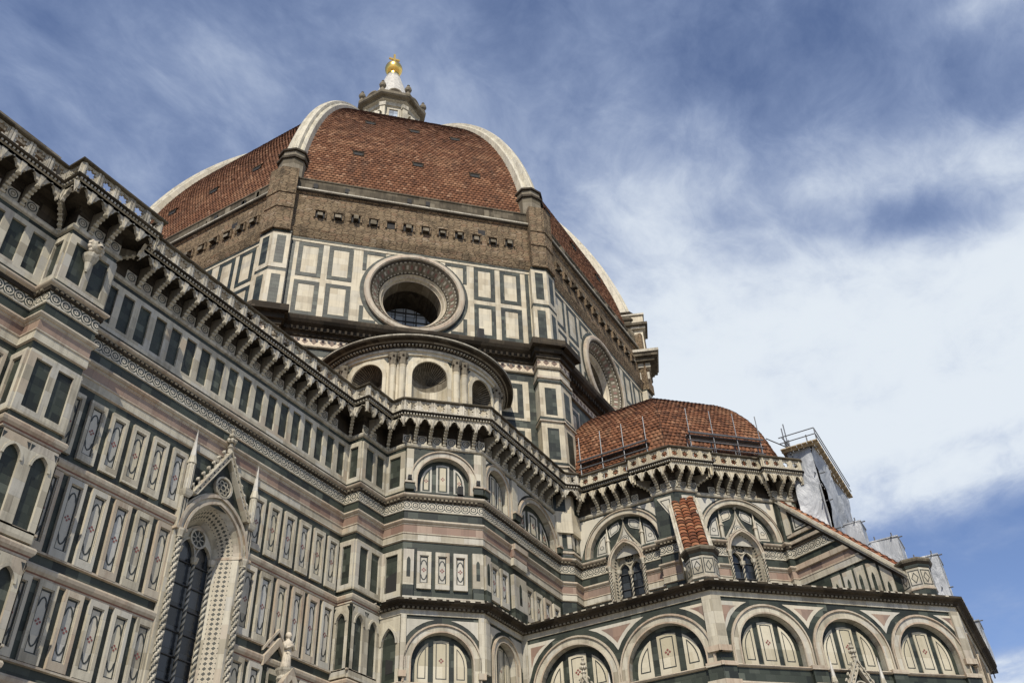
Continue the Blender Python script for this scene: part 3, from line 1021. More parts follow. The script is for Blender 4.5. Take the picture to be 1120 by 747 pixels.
def blind_arch(mb, fr, t0, t1, tc, zs, ri, ro, z0, z1, depth=.35, spandrel=(1, 1), tri='panel_pale', tri2=None, tym=True, bord=.2):
    """bay with a green field, white archivolt and recessed tympanum"""
    c = semi(tc, zs, ri)
    if zs > z0 + .01:
        c = [(tc - ri, z0)] + c + [(tc + ri, z0)]
    mb.opening(fr, t0, t1, z0, z1, c, 0, depth, 'marble_green', rev='marble_white', back='marble_green' if tym else None)
    if not tym:
        pc_ = [q for q in pointed(tc, 25.45, 1.12, 1.50, 14) if q[1] > z0]
        pc_ = [(pc_[0][0], z0)] + pc_ + [(pc_[-1][0], z0)]
        mb.opening(fr, tc - ri, tc + ri, z0, zs + ri, pc_, -depth, .05, 'marble_green')
    def ring(ra, rb, da, db, mt):
        A, B = semi(tc, zs, ra), semi(tc, zs, rb)
        if zs > z0 + .01:
            A = [(tc - ra, z0)] + A + [(tc + ra, z0)]
            B = [(tc - rb, z0)] + B + [(tc + rb, z0)]
        mb.band(fr, A, B, da, db, mt)
    w = ro - ri
    ring(ri, ri + w * .16, -.02, .08, 'moulding')
    ring(ri + w * .16, ri + w * .78, 0, .05, 'marble_white')
    ring(ri + w * .78, ri + w * .90, 0, .14, 'moulding')
    ring(ri + w * .90, ro, 0, .09, 'moulding')
    if tym:
        tympanum(mb, fr, tc, max(zs, z0), ri, -depth, z0, rich=z0 > 20)
    if any(spandrel):
        for sg in (-1, 1):
            if not spandrel[0 if sg < 0 else 1]:
                continue
            e = (tc - t0) if sg < 0 else (t1 - tc)
            x = e - bord
            zt = z1 - bord
            rr = ro + bord * 1.2
            # curved triangle left between the border and the arch
            pts = [(x, zt)]
            xs0 = math.sqrt(max(0, rr ** 2 - min(rr, zt - zs) ** 2))
            zl = zs + math.sqrt(max(0, rr ** 2 - min(rr * .999, x) ** 2))
            if xs0 < x - .12 and zl < zt - .12:
                arc = []
                for k in range(6):
                    xx = xs0 + (x - xs0) * k / 5
                    arc.append((xx, zs + math.sqrt(max(0, rr ** 2 - xx * xx))))
                pts = [(x, zt)] + [(min(a, x), min(b, zt)) for a, b in arc]
                P3 = [(tc + sg * a, b) for a, b in pts]
                mb.prism(fr, P3, 0, .02, tri)
                if tri2:
                    cx_ = sum(p[0] for p in P3) / len(P3) * .62 + P3[0][0] * .38
                    cz_ = sum(p[1] for p in P3) / len(P3) * .62 + P3[0][1] * .38
                    # inner triangle
                    q = [(cx_ + (a - cx_) * .5, cz_ + (b - cz_) * .5) for a, b in P3]
                    mb.prism(fr, q, .02, .026, tri2)


mb = MB()
bands(mb, SEG_SAC, lower=False, recess=(8, 9))
sweep(mb, PLAN, [(0, 19.5), (0, 20.2)], 'marble_white', SEG_SAC)
# west face beside the buttress
green_storey(mb, FR[7], 0, 1.36, 1, 26.48, 29.0, ends=.3)
green_storey(mb, FR[7], .1, 1.36, 1, 20.37, 23.0, ends=.24)
mb.face([FR[7].P(.36, 20.75, .012), FR[7].P(1.1, 20.75, .012), FR[7].P(1.1, 21.85, .012), FR[7].P(.36, 21.6, .012)], 'void')
# diagonal: arch with pilasters, three panels below
blind_arch(mb, FSW, -1.02, 3.29, 1.13, 27.26, 1.50, 1.94, 26.49, 29.28, spandrel=(0, 0))
for t0, t1 in ((-1.02, -.62), (2.88, 3.29)):
    mb.box(FSW, t0, t1, 26.48, 29.15, 0, .12, 'marble_white')
    mb.box(FSW, t0 - .06, t1 + .06, 26.48, 26.86, 0, .3, 'marble_green')
    mb.box(FSW, t0 - .1, t1 + .1, 26.86, 26.96, 0, .36, 'moulding')
for t0 in (-.28, .70, 1.68):
    inlaid_panel(mb, FSW, t0, t0 + .76, 20.84, 22.9)
for t0, t1 in ((-1.02, -.46), (2.70, 3.29)):
    mb.box(FSW, t0, t1, 20.98, 22.95, 0, .2, 'marble_white')
    cur = pointed((t0 + t1) / 2, 22.3, .1, .22)
    mb.prism(FSW, [((t0 + t1) / 2 - .1, 21.4)] + [((t0 + t1) / 2 + .1, 21.4)] + cur[::-1], .2, .206, 'marble_green')
    mb.box(FSW, t0, t1, 20.3, 20.98, 0, .2, 'marble_green')
mb.box(FSW, -1.02, 3.29, 20.2, 20.36, 0, .24, 'marble_white')
# south wall
blind_arch(mb, FS, -20.75, -17.35, -18.9, 27.78, 1.16, 1.52, 26.49, 29.28, tri='panel_pale', bord=.12)
blind_arch(mb, FS, -16.75, -11.45, -14.12, 26.49, 2.3, 2.66, 26.49, 29.28, tri='panel_pale', bord=.12)
for t0, t1 in ((-20.75, -20.36), (-17.35, -16.75), (-11.75, -11.45)):
    mb.box(FS, t0, t1, 26.48, 29.15, 0, .13, 'marble_white')
    mb.box(FS, t0 - .04, t1 + .04, 26.48, 26.86, 0, .3, 'marble_green')
    mb.box(FS, t0 - .08, t1 + .08, 26.86, 26.96, 0, .36, 'moulding')
for t0 in (-20.05, -19.0, -16.22, -15.1, -13.98, -12.86):
    inlaid_panel(mb, FS, t0, t0 + .84, 20.7, 22.85)
for t0, t1 in ((-20.75, -20.25), (-17.75, -16.35)):
    mb.box(FS, t0, t1, 20.98, 22.95, 0, .22, 'marble_white')
    tc = (t0 + t1) / 2
    mb.prism(FS, [(tc - .14, 21.3), (tc + .14, 21.3)] + pointed(tc, 22.25, .14, .3)[::-1], .22, .226, 'marble_green')
    mb.box(FS, t0, t1, 20.3, 20.98, 0, .22, 'marble_green')
mb.box(FS, -17.8, -16.3, 23.46, 23.9, 0, .3, 'marble_white')
mb.box(FS, -17.8, -16.3, 23.95, 24.42, 0, .3, 'marble_pink')
mb.box(FS, -17.8, -16.3, 24.42, 24.74, 0, .42, 'moulding')
mb.box(FS, -20.75, -11.45, 20.2, 20.36, 0, .26, 'marble_white')
# corner pier with its two lancets
for fr, L in ((FR[10], .93), (FR[11], 1.04)):
    mb.opening(fr, 0, L, 27.0, 28.95, pointed(L / 2, 28.2, .17, .36), .06, .12, 'marble_white', back='marble_green')
    mb.box(fr, 0, L, 26.75, 27.0, 0, .03, 'marble_green')
    mb.box(fr, -.1, L + .1, 26.62, 26.76, 0, .16, 'moulding')
    mb.box(fr, 0, L, 26.5, 26.62, 0, .05, 'marble_white')
SAC = mb.build('sacristy_wall', CATH)

# ------------------------------------------------------------ tribune walls
mb = MB()
bands(mb, SEG_TRI, lower=False, recess=(12, 17))
sweep(mb, PLAN, [(0, 19.5), (0, 20.1)], 'marble_white', SEG_TRI)
blind_arch(mb, FTW, 26.06, 31.75, TWc, 26.49, 2.40, 2.78, 26.49, 29.28, tri='panel_pale', tym=False, bord=.1)
blind_arch(mb, FTS, 17.75, 23.4, TSc, 26.49, 2.42, 2.82, 26.49, 29.28, tri='panel_pale', tym=False, bord=.1)
for fr, tc in ((FTW, TWc), (FTS, TSc)):
    d = -.35
    for sg in (-1, 1):
        # quarter slabs beside the window, lobed slabs above
        x0, x1 = 1.32, 2.12
        pts = [(tc + sg * x0, 26.62), (tc + sg * x1, 26.62), (tc + sg * 1.98, 27.3), (tc + sg * 1.72, 27.8), (tc + sg * x0, 28.12)]
        mb.prism(fr, pts, d, d + .05, 'panel_pale')
        cx = sum(p[0] for p in pts) / 5
        cz = sum(p[1] for p in pts) / 5
        mb.outline(fr, [(cx + (a - cx) * .74, cz + (b - cz) * .74) for a, b in pts], .05, d + .056, 'inlay_dark')
        mb.outline(fr, [(cx + .13 * math.cos(k * PI / 3), cz - .12 + .13 * math.sin(k * PI / 3)) for k in range(6)], .035, d + .056, 'inlay_dark')
        pts = [(tc + sg * .42, 28.05), (tc + sg * 1.05, 27.75), (tc + sg * 1.12, 28.22), (tc + sg * .85, 28.5), (tc + sg * .38, 28.66), (tc + sg * .3, 28.3)]
        mb.prism(fr, pts, d, d + .05, 'panel_pale')
        cx = sum(p[0] for p in pts) / 6
        cz = sum(p[1] for p in pts) / 6
        mb.outline(fr, [(cx + (a - cx) * .74, cz + (b - cz) * .74) for a, b in pts], .045, d + .056, 'inlay_dark')
# corner pilasters carry inlaid triangles beside the arches
for fr, t0, t1, s_ in ((FTW, 31.8, 33.1, 1), (FTS, 16.6, 17.7, -1), (FTS, 23.5, 24.8, 1)):
    mb.box(fr, t0, t1, 26.5, 29.2, .35, .36, 'marble_green')
    a, b = (t0 + .15, t1 - .2)
    tri = [(a, 29.05), (b, 29.05), (b if s_ > 0 else a, 27.3)]
    mb.prism(fr, tri, .36, .40, 'panel_pale')
    cx, cz = sum(p[0] for p in tri) / 3, sum(p[1] for p in tri) / 3
    mb.outline(fr, [(cx + (p - cx) * .62, cz + (q - cz) * .62) for p, q in tri], .06, .406, 'inlay_dark')
mb.box(FTS, 24.0, 24.42, 26.5, 29.2, .36, .50, 'marble_white')
TRI = mb.build('tribune_wall', CATH)


# ------------------------------------------------------------ balcony on corbels
def corbel_mesh(L, sc=1.0):
    mb = MB()
    fr = Fr((0, 0), (0, -1)) if False else Fr((0, 0), (1, 0))
    pr = [(0, 29.50), (.08, 29.46), (.13, 29.54), (.15, 29.66), (.21, 29.70), (.25, 29.80), (.29, 29.88), (.37, 29.90), (.43, 29.98), (.50, 30.04), (.59, 30.05), (.67, 30.11), (.76, 30.14), (.84, 30.18), (.93, 30.26),
          (.93, 30.46), (0, 30.62)]
    pr = [(d * L, z) for d, z in pr]
    h = .075
    P = lambda d, t, z: (t, -d, z)
    for t, rv in ((-h, False), (h, True)):
        f = [P(d, t, z) for d, z in pr]
        mb.face(f if not rv else f[::-1], 'stone_grey', [(d, z) for d, z in (pr if not rv else pr[::-1])])
    for (da, za), (db, zb) in zip(pr[:-1], pr[1:]):
        mb.face([P(da, -h, za), P(da, h, za), P(db, h, zb), P(db, -h, zb)], 'marble_grey')
    for d, z in ((.14, 29.56), (.23, 29.76), (.35, 29.90), (.50, 30.02), (.68, 30.10), (.86, 30.19)):
        mb.tube(P(d * L, -h - .025, z), P(d * L, h + .025, z), .058, 'marble_white', 8)
    return mb.mesh('corbel')


CORB, CORBX = corbel_mesh(.95), corbel_mesh(1.30)


def mitre(i):
    n = len(PLAN)
    V = [Vector(p) for p in PLAN]

    def nrm(k):
        e = (V[k + 1] - V[k]).normalized()
        return Vector((e.y, -e.x))
    if i == 0:
        return nrm(0), 0
    if i == n - 1:
        return nrm(n - 2), 0
    a, b = nrm(i - 1), nrm(i)
    ea, eb = V[i] - V[i - 1], V[i + 1] - V[i]
    return (a + b) / max(.2, 1 + a.dot(b)), ea.x * eb.y - ea.y * eb.x


def quatrefoil(r, n=32, lobes=4):
    L = []
    for i in range(n):
        a = 2 * PI * (i + .5) / n + PI / 4
        L.append((r * (.90 + .20 * math.cos(lobes * 2 * a)) * math.cos(a), r * (.90 + .20 * math.cos(lobes * 2 * a)) * math.sin(a)))
    return L


def pierced(mb, fr, t0, t1, z0, z1, r, d0, d1, mat):
    """square slab with a cusped hole right through it"""
    tc, zc = (t0 + t1) / 2, (z0 + z1) / 2
    Q = quatrefoil(r)
    n = len(Q)
    hw, hh = (t1 - t0) / 2, (z1 - z0) / 2
    O = []
    for x, z in Q:
        k = max(abs(x) / hw, abs(z) / hh)
        O.append((x / k, z / k))
    # pull nearest ring points to the corners
    for cx, cz in ((hw, hh), (-hw, hh), (-hw, -hh), (hw, -hh)):
        i = min(range(n), key=lambda q: (O[q][0] - cx) ** 2 + (O[q][1] - cz) ** 2)
        O[i] = (cx, cz)
    for i in range(n):
        j = (i + 1) % n
        a, b, c, e = Q[i], Q[j], O[j], O[i]
        for d, rv in ((d1, False), (d0, True)):
            f = [fr.P(tc + a[0], zc + a[1], d), fr.P(tc + e[0], zc + e[1], d), fr.P(tc + c[0], zc + c[1], d), fr.P(tc + b[0], zc + b[1], d)]
            mb.face(f[::-1] if rv else f, mat)
        mb.face([fr.P(tc + a[0], zc + a[1], d1), fr.P(tc + b[0], zc + b[1], d1), fr.P(tc + b[0], zc + b[1], d0), fr.P(tc + a[0], zc + a[1], d0)], mat)


TREF = []      # half of a cusped trefoil arch, unit half-width, from the tip up to the crown
for x, z in ((1.0, 0), (.94, .10), (.91, .30), (.86, .46), (.74, .56), (.62, .58), (.56, .72), (.44, 1.0), (.22, 1.22), (0, 1.44)):
    TREF.append((x, z))


def balcony(segs, label, crust='marble_crust', pitch=.888, xmin=-58.0):
    bal = MB()
    par = MB()
    arc = MB()
    D = 1.0
    root = empty('balcony', (0, 0, 0), CATH)
    root['label'] = label
    sweep(bal, PLAN, [(0, 30.70), (.93, 30.70), (.93, 30.86), (1.00, 30.88), (1.00, 30.98), (1.12, 31.0), (1.16, 31.06), (.62, 31.07)],  # soffit in the same dark stone, its shade put into the colour
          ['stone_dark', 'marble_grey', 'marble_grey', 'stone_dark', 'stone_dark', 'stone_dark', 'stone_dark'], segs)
    sweep(par, PLAN, [(.80, 31.84), (.78, 31.86), (.76, 31.90), (1.14, 31.97), (1.18, 31.92), (1.16, 31.86), (1.06, 31.84), (.80, 31.84)],
          ['stone_mid'] * 7, segs)
    sweep(par, PLAN, [(1.08, 31.07), (1.08, 31.14), (1.05, 31.14)], 'marble_grey', segs)
    P2 = [Vector(p) for p in PLAN]
    corbs = []
    for i in segs:
        fr, L = seg_frame(PLAN, i)
        m0, c0 = mitre(i)
        m1, c1 = mitre(i + 1)
        a = m0.dot(fr.T.xy) * D
        b = L + m1.dot(fr.T.xy) * D
        if i == 0:
            a = xmin + 90
        n = max(1, round((b - a) / pitch))
        p = (b - a) / n
        for k in range(n + 1):
            t = a + k * p
            wall_ok = (-.05 <= t <= L + .05)
            if k == 0 and c0 > 0:
                pass
            if wall_ok:
                if (k == 0 and i != 0) or k == n:
                    continue
                corbs.append((fr.P(t, 0, 0), math.atan2(fr.T.y, fr.T.x), CORB))
        # convex corner: two fanned brackets and a diagonal one
        if c1 < -1e-6 or (c1 < 0):
            nv = m1.normalized()
            if m1.length > 1.02:
                corbs.append((Vector((P2[i + 1].x, P2[i + 1].y, 0)), math.atan2(nv.x, -nv.y), CORBX if m1.length > 1.2 else CORB))
        for k in range(n):
            x = a + k * p
            tc = x + p / 2
            hw = p / 2
            # pierced parapet panel between fluted blocks
            g = p * .19
            for e0, e1 in ((x, x + g), (x + p - g, x + p)):
                par.box(fr, e0, e1, 31.14, 31.84, .86, 1.03, crust, back=True)
            for e0, e1 in ((x - .0, x + g * .8), (x + p - g * .8, x + p)):
                par.box(fr, e0 + .02, e1 - .02, 31.16, 31.82, 1.03, 1.075, crust)
            pierced(par, fr, x + g, x + p - g, 31.14, 31.84, min(p * .31, .285), .88, 1.0, crust)
            par.outline(fr, [(tc + .305 * math.cos(q * PI / 8), 31.49 + .305 * math.sin(q * PI / 8)) for q in range(16)], .03, 1.012, 'marble_grey')
            # cusped arch between the brackets
            s_ = (hw - .05)
            left = [(tc - s_ * u, 30.16 + .43 * w) for u, w in TREF]
            head = left + [(2 * tc - t, z) for t, z in left[-2::-1]]
            full = [(x, 30.16)] + head + [(x + p, 30.16)]
            for (ta, za), (tb, zb) in zip(full[:-1], full[1:]):
                if tb - ta > 1e-4:
                    arc.face([fr.P(ta, za, .93), fr.P(tb, zb, .93), fr.P(tb, 30.86, .93), fr.P(ta, 30.86, .93)], crust)
                arc.face([fr.P(ta, za, .78), fr.P(tb, zb, .78), fr.P(tb, zb, .93), fr.P(ta, za, .93)], crust)
                if tb - ta > 1e-4:
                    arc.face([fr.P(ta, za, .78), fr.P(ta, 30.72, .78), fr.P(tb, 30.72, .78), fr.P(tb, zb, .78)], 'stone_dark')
            # leaf tip between the arches
            arc.prism(fr, [(x - .06, 30.42), (x, 30.16), (x + .06, 30.42), (x + .13, 30.7), (x - .13, 30.7)], .93, .985, crust)
            # coffer on the wall behind
            if -.1 < tc < L + .1:
                q = min(.27, p * .31)
                arc.box(fr, tc - q, tc + q, 29.56, 29.56 + 2 * q, 0, .05, 'marble_white')
                cz = 29.56 + q
                arc.outline(fr, [(tc + q * .74 * math.cos(v * PI / 8), cz + q * .74 * math.sin(v * PI / 8)) for v in range(16)], .05, .056, 'inlay_dark')
                arc.outline(fr, [(tc + q * .34 * math.cos(v * PI / 4), cz + q * .34 * math.sin(v * PI / 4)) for v in range(8)], .05, .058, 'stone_grey')
                arc.prism(fr, semi(tc, 29.56 + 2 * q + .1, q * .9, 8)[::-1], 0, .03, 'stone_dark')
            # dentils
            for v in range(5):
                dt = x + (v + .25) * p / 5
                bal.box(fr, dt, dt + p / 10, 30.88, 30.975, 1.0, 1.06, 'marble_white')
    bal.build('cornice', root)
    par.build('parapet', root)
    arc.build('arcade', root)
    for q, (pos, ang, me) in enumerate(corbs):
        o = bpy.data.objects.new('corbel', me)
        COL.objects.link(o)
        o.location = pos
        o.rotation_euler = (0, 0, ang)
        o.parent = root
    return root


balcony(SEG_NAVE[:1] + SEG_B1 + SEG_NAVE[1:] + SEG_B2, 'balcony with pierced parapet along the top of the nave')
balcony(SEG_SAC, 'balcony with pierced parapet below the half round niched exedra')
balcony(SEG_TRI, 'balcony with pierced parapet round the tribune below the small dome', 'marble_drum', .77)

# ------------------------------------------------------------ low chapels round the tribune
CPLAN = [(-24.9, -20.96), (-23.8, -20.96), (-23.8, -22.35), (-20.75, -25.4), (-16.7, -25.4), (-16.7, -36.3), (-6.6, -46.4), (6.6, -46.4), (16.7, -36.3), (16.7, -25)]
mb = MB()
CS = [1, 2, 3, 4, 5, 6, 7, 8]
sweep(mb, CPLAN, [(0, 16.0), (0, 19.75)], 'marble_green', [7, 8])
for tc in (-4.2, 0.0, 4.2):
    blind_arch(mb, FCSo, tc - (2.4 if tc < 0 else 2.1), tc + (2.4 if tc > 0 else 2.1), tc, 16.95, 1.65, 2.05, 16.08, 19.44, tri='panel_pale', tri2='marble_pink', bord=.22)
sweep(mb, CPLAN, [(0, 19.43), (.07, 19.43), (.07, 19.70), (.12, 19.70)], 'marble_white', CS)
sweep(mb, CPLAN, [(0, 15.92), (.10, 15.94), (.16, 16.0), (.10, 16.06), (0, 16.08)], 'moulding', CS)
sweep(mb, CPLAN, [(.0, 15.2), (.0, 15.95)], 'marble_green', CS)
sweep(mb, CPLAN, [(0, 14.78), (.1, 14.8), (.1, 14.92), (.2, 14.98), (.28, 15.1), (.24, 15.2), (0, 15.24)], 'moulding', CS)
sweep(mb, CPLAN, [(0, 0), (0, 14.8)], 'marble_white', CS)
# diagonal bay
blind_arch(mb, FSW, -1.02, 3.29, 1.13, 17.02, 1.58, 2.02, 16.08, 19.44, tri='panel_pale', bord=.2)
for t0, t1 in ((-1.02, -.74), (3.0, 3.29)):
    mb.box(FSW, t0, t1, 16.6, 19.43, 0, .14, 'marble_white')
    mb.box(FSW, t0 - .05, t1 + .05, 16.3, 16.6, 0, .2, 'moulding')
# gothic niche on the west face by the buttress
fr = Fr((-23.8, -20.96), (0, -1))
mb.opening(fr, 0, 1.39, 16.08, 19.44, pointed(.72, 18.0, .44, .85), .02, .12, 'marble_white', back='marble_green')
mb.band(fr, pointed(.72, 18.0, .44, .85), pointed(.72, 18.0, .55, 1.0), .02, .08, 'marble_white')
mb.face([fr.P(.5, 16.6, -.09), fr.P(.95, 16.6, -.09), fr.P(.95, 17.2, -.09), fr.P(.5, 17.35, -.09)], 'void')
# south bay
blind_arch(mb, FS, -20.75, -16.7, -18.62, 17.72, 1.05, 1.42, 16.08, 19.44, tri='panel_pale', bord=.16)
mb.box(FS, -20.75, -20.35, 16.6, 19.43, 0, .14, 'marble_white')
# west face, two bays
blind_arch(mb, FCW, 25.4, 31.0, 28.47, 16.52, 2.06, 2.54, 16.08, 19.44, spandrel=(1, 0), tri='panel_pale', tri2='marble_pink', bord=.26)
blind_arch(mb, FCW, 31.0, 36.3, 33.53, 16.52, 2.06, 2.54, 16.08, 19.44, spandrel=(0, 1), tri='panel_pale', tri2='marble_pink', bord=.26)
mb.box(FCW, 25.4, 25.72, 16.08, 19.43, 0, .1, 'marble_white')
# south-west face, three bays
for tc, t0, t1 in ((16.72, 13.86, 18.98), (21.22, 18.98, 23.46), (25.72, 23.46, 28.14)):
    blind_arch(mb, FCS, t0, t1, tc, 16.95, 1.72, 2.2, 16.08, 19.44, spandrel=(tc < 17, tc > 25), tri='panel_pale', tri2='marble_pink', bord=.22)


def joint_spandrel(fr, xl, xr, zs, ro, zt):
    """one downward triangle between two arches centred at xl and xr"""
    rr = ro + .30
    xm = (xl + xr) / 2
    for k, (q, mt, d) in enumerate(((0, 'panel_pale', .02), (.17, 'marble_pink', .026))):
        r_ = rr + q * 1.1
        zq = zt - q
        x0 = xl + math.sqrt(max(0, r_ * r_ - min(r_, zq - zs) ** 2))
        pts = [(x0 + (xm - x0) * f, 0) for f in (0, .3, .6, .85, 1)]
        L = [(x, min(zq - .001, zs + math.sqrt(max(0, r_ * r_ - (x - xl) ** 2)))) for x, _ in pts]
        L += [(2 * xm - x, z) for x, z in L[-2::-1]]
        mb.prism(fr, L + [(2 * xm - x0, zq), (x0, zq)], 0, d, mt)


joint_spandrel(FCW, 28.47, 33.53, 16.52, 2.54, 19.2)
joint_spandrel(FCS, 16.72, 21.22, 16.95, 2.2, 19.22)
joint_spandrel(FCS, 21.22, 25.72, 16.95, 2.2, 19.22)
for fr, t0, t1 in ((FCW, 35.85, 36.3 + .06), (FCS, 13.86 - .06, 14.3), (FCS, 27.72, 28.2), (FCSo, -6.66, -6.2)):
    mb.box(fr, t0, t1, 16.9, 19.43, 0, .16, 'marble_white')
    mb.box(fr, t0 - .1, t1 + .1, 16.62, 16.9, 0, .24, 'moulding')
for fr, t0, t1 in ((FCW, 30.55, 31.45), (FCS, 18.6, 19.4), (FCS, 23.1, 23.9), (FCW, 35.6, 36.4), (FCS, 13.75, 14.5), (FCS, 27.4, 28.24)):
    mb.box(fr, t0, t1, 15.24, 15.92, 0, .18, 'marble_green')
    mb.box(fr, t0 - .06, t1 + .06, 15.92, 16.12, 0, .26, 'moulding')
    mb.box(fr, t0 - .06, t1 + .06, 14.8, 15.24, 0, .36, 'moulding')
    mb.box(fr, t0, t1, 9, 14.8, 0, .22, 'marble_white')
    tc = (t0 + t1) / 2
    for s_ in (-1, 1):
        mb.prism(fr, [(tc + s_ * .18 - .12, 10), (tc + s_ * .18 + .12, 10)] + pointed(tc + s_ * .18, 14.0, .12, .3)[::-1], .22, .226, 'marble_green')
# small framed squares below the string course
for fr, a, b in ((FCW, 26, 36), (FCS, 14.6, 27.3)):
    k = a
    while k < b - 1.2:
        mb.frame(fr, k, k + 1.1, 9.5, 14.4, .12, 0, .05, 'marble_green')
        mb.frame(fr, k + .26, k + .84, 9.8, 14.1, .06, 0, .04, 'inlay_dark')
        k += 1.5
CHP = mb.build('chapel_wall', CATH)
mb = MB()
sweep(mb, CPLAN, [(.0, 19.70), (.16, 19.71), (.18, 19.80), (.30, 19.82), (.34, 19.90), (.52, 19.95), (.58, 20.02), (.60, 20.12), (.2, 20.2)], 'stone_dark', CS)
for i in CS:
    fr, L = seg_frame(CPLAN, i)
    k = .05
    while k < L - .1:
        mb.box(fr, k, k + .12, 19.72, 19.81, .18, .27, 'stone_grey')
        k += .24
    k = .0
    while k < L - .1:
        mb.box(fr, k + random.uniform(0, .1), k + .28, 20.04, 20.11, .6, .612, 'marble_grey')
        k += random.choice((.42, .5, .6, .84))
mb.build('eaves_cornice', CHP)
mb = MB()
inner = [(-20, -20.2), (-20, -20.2), (-20, -22), (-19, -24), (-9.75, -25.9), (-9.75, -33), (-4, -38.8), (4, -38.8), (9.75, -33), (9.75, -25)]
sweepA = []
for i in CS:
    a, b = CPLAN[i], CPLAN[i + 1]
    c, d = inner[i + 1], inner[i]
    mb.face([(*a, 20.2), (*b, 20.2), (*c, 20.75), (*d, 20.75)], 'lead')
mb.build('roof', CHP)

# ------------------------------------------------------------ spur buttresses with tiled slopes
def spur(T, dirv, label, ZT, SL, S1, ST, TZ):
    d = Vector(dirv).normalized()
    root = MB()
    hw = .62
    # frame looking along each flank
    right = Fr((Vector(T) + Vector((d.y, -d.x)) * 0).xy if False else T, d)      # t along the spur, N = right of travel
    zt = lambda s: ZT - SL * s
    N = right.N
    P = lambda s, w, z: Vector((T[0], T[1], 0)) + Vector((d.x, d.y, 0)) * s + N * w + Vector((0, 0, z))

    class Side:
        def __init__(q, sg):
            q.sg = sg

        def P(q, t, z, dd=0.0):
            return P(t, q.sg * (hw + dd), z)
    for sg in (1, -1):
        fr = Side(sg)
        root.face([fr.P(-.3, 20.2), fr.P(S1, 20.2), fr.P(S1, zt(S1) - .1), fr.P(-.3, zt(-.3) - .1)], 'marble_green')
        for z0, z1, dd, mt in ((26.1, 26.3, .22, 'moulding'), (25.33, 25.88, .06, 'frieze_inlay'), (25.24, 25.33, .1, 'marble_white'), (24.42, 24.74, .2, 'moulding'),
                               (23.96, 24.42, .05, 'marble_pink'), (23.86, 23.96, .11, 'moulding'), (23.46, 23.86, .08, 'marble_white'), (26.62, 26.82, .12, 'moulding'), (25.9, 26.1, .13, 'stone_dark')):
            s = lambda z: (ZT - z) / SL - .42
            root.prism(fr, [(-.3, z0), (s(z0), z0), (s(z1), z1), (-.3, z1)], 0, dd, mt)
        # inlaid triangle under the slope
        tri = [(.55, 28.1), (.55, 26.98), (1.62, 26.98)]
        root.prism(fr, tri, 0, .05, 'panel_pale')
        cx, cz = .9, 27.32
        root.outline(fr, [(cx + (p - cx) * .62, cz + (q - cz) * .62) for p, q in tri], .07, .056, 'inlay_dark')
        # upright marble strip against the wall
        root.prism(fr, [(-.1, 26.82), (.32, 26.82), (.32, 28.5), (-.1, 28.95)], 0, .16, 'marble_white')
        # lancet slabs at the low end
        for a in (2.2, 3.0, 3.8, 4.6, 5.4):
            z1 = min(23.2, zt(a + .6) - .55)
            if z1 > 20.8:
                root.prism(fr, [(a, 20.3), (a + .62, 20.3), (a + .62, z1), (a, min(23.2, zt(a) - .5))], 0, .07, 'marble_white')
                tc = a + .3
                root.prism(fr, [(tc - .1, 20.6), (tc + .1, 20.6)] + pointed(tc, min(22.4, z1 - .75), .1, .35)[::-1], .07, .076, 'marble_green')
        # sloping cornice
        for a0, a1, dd, mt in ((.28, .52, .10, 'stone_dark'), (.10, .28, .24, 'marble_white'), (-.02, .10, .34, 'marble_grey')):
            root.prism(fr, [(-.2, zt(-.2) - a1), (S1 + .5, zt(S1 + .5) - a1), (S1 + .5, zt(S1 + .5) - a0), (-.2, zt(-.2) - a0)], 0, dd, mt)
    o = root.build('spur_buttress', CATH, label=label)
    # tiles
    mb = MB()
    k = 1 / math.sqrt(1 + SL ** 2)
    sl = Vector((d.x * k, d.y * k, -SL * k))
    nrm_ = Vector((d.x * SL * k, d.y * SL * k, k))
    mb.face([P(-.2, -hw - .2, zt(-.2) + .02), P(S1 + .45, -hw - .2, zt(S1 + .45) + .02), P(S1 + .45, hw + .2, zt(S1 + .45) + .02), P(-.2, hw + .2, zt(-.2) + .02)], 'stone_dark')
    L = (S1 + .65) / k
    n_c, n_r = 3, 21
    w = 2 * (hw + .1) / n_c
    for c in range(n_c):
        for r in range(n_r):
            s0 = L * r / n_r
            s1 = s0 + L / n_r * 1.06
            wc = -hw - .1 + w * (c + .5) + random.uniform(-.025, .025)
            lift0, lift1 = .02, .085
            prev = None
            rad = w * .50
            for q in range(7):
                a = PI * q / 6
                x = wc + rad * math.cos(a)
                h = .17 * math.sin(a)
                A = P(-.2, x, zt(-.2)) + sl * s0 + nrm_ * (h + lift0)
                B = P(-.2, x, zt(-.2)) + sl * s1 + nrm_ * (h + lift1)
                if prev:
                    mb.face([prev[0], prev[1], B, A], 'tile_clay', [(c * 7.3 + .05, r * .311 + .05), (c * 7.3 + .05, r * .311 + .06), (c * 7.3 + .06, r * .311 + .06), (c * 7.3 + .06, r * .311 + .05)])
                prev = (A, B)
            mb.face([P(-.2, wc + rad * math.cos(PI * q / 6), zt(-.2)) + sl * s1 + nrm_ * (.17 * math.sin(PI * q / 6) + lift1) for q in range(7)], 'inlay_dark')
    for sg in (-1, 1):
        x0, x1 = sg * (hw + .10), sg * (hw + .20)
        mb.face([P(-.2, x0, zt(-.2) + .2), P(S1 + .45, x0, zt(S1 + .45) + .2), P(S1 + .45, x1, zt(S1 + .45) + .16), P(-.2, x1, zt(-.2) + .16)], 'marble_white')
        mb.face([P(-.2, x1, zt(-.2) + .16), P(S1 + .45, x1, zt(S1 + .45) + .16), P(S1 + .45, x1, zt(S1 + .45) - .05), P(-.2, x1, zt(-.2) - .05)], 'marble_white')
    mb.build('tile_roof', o)
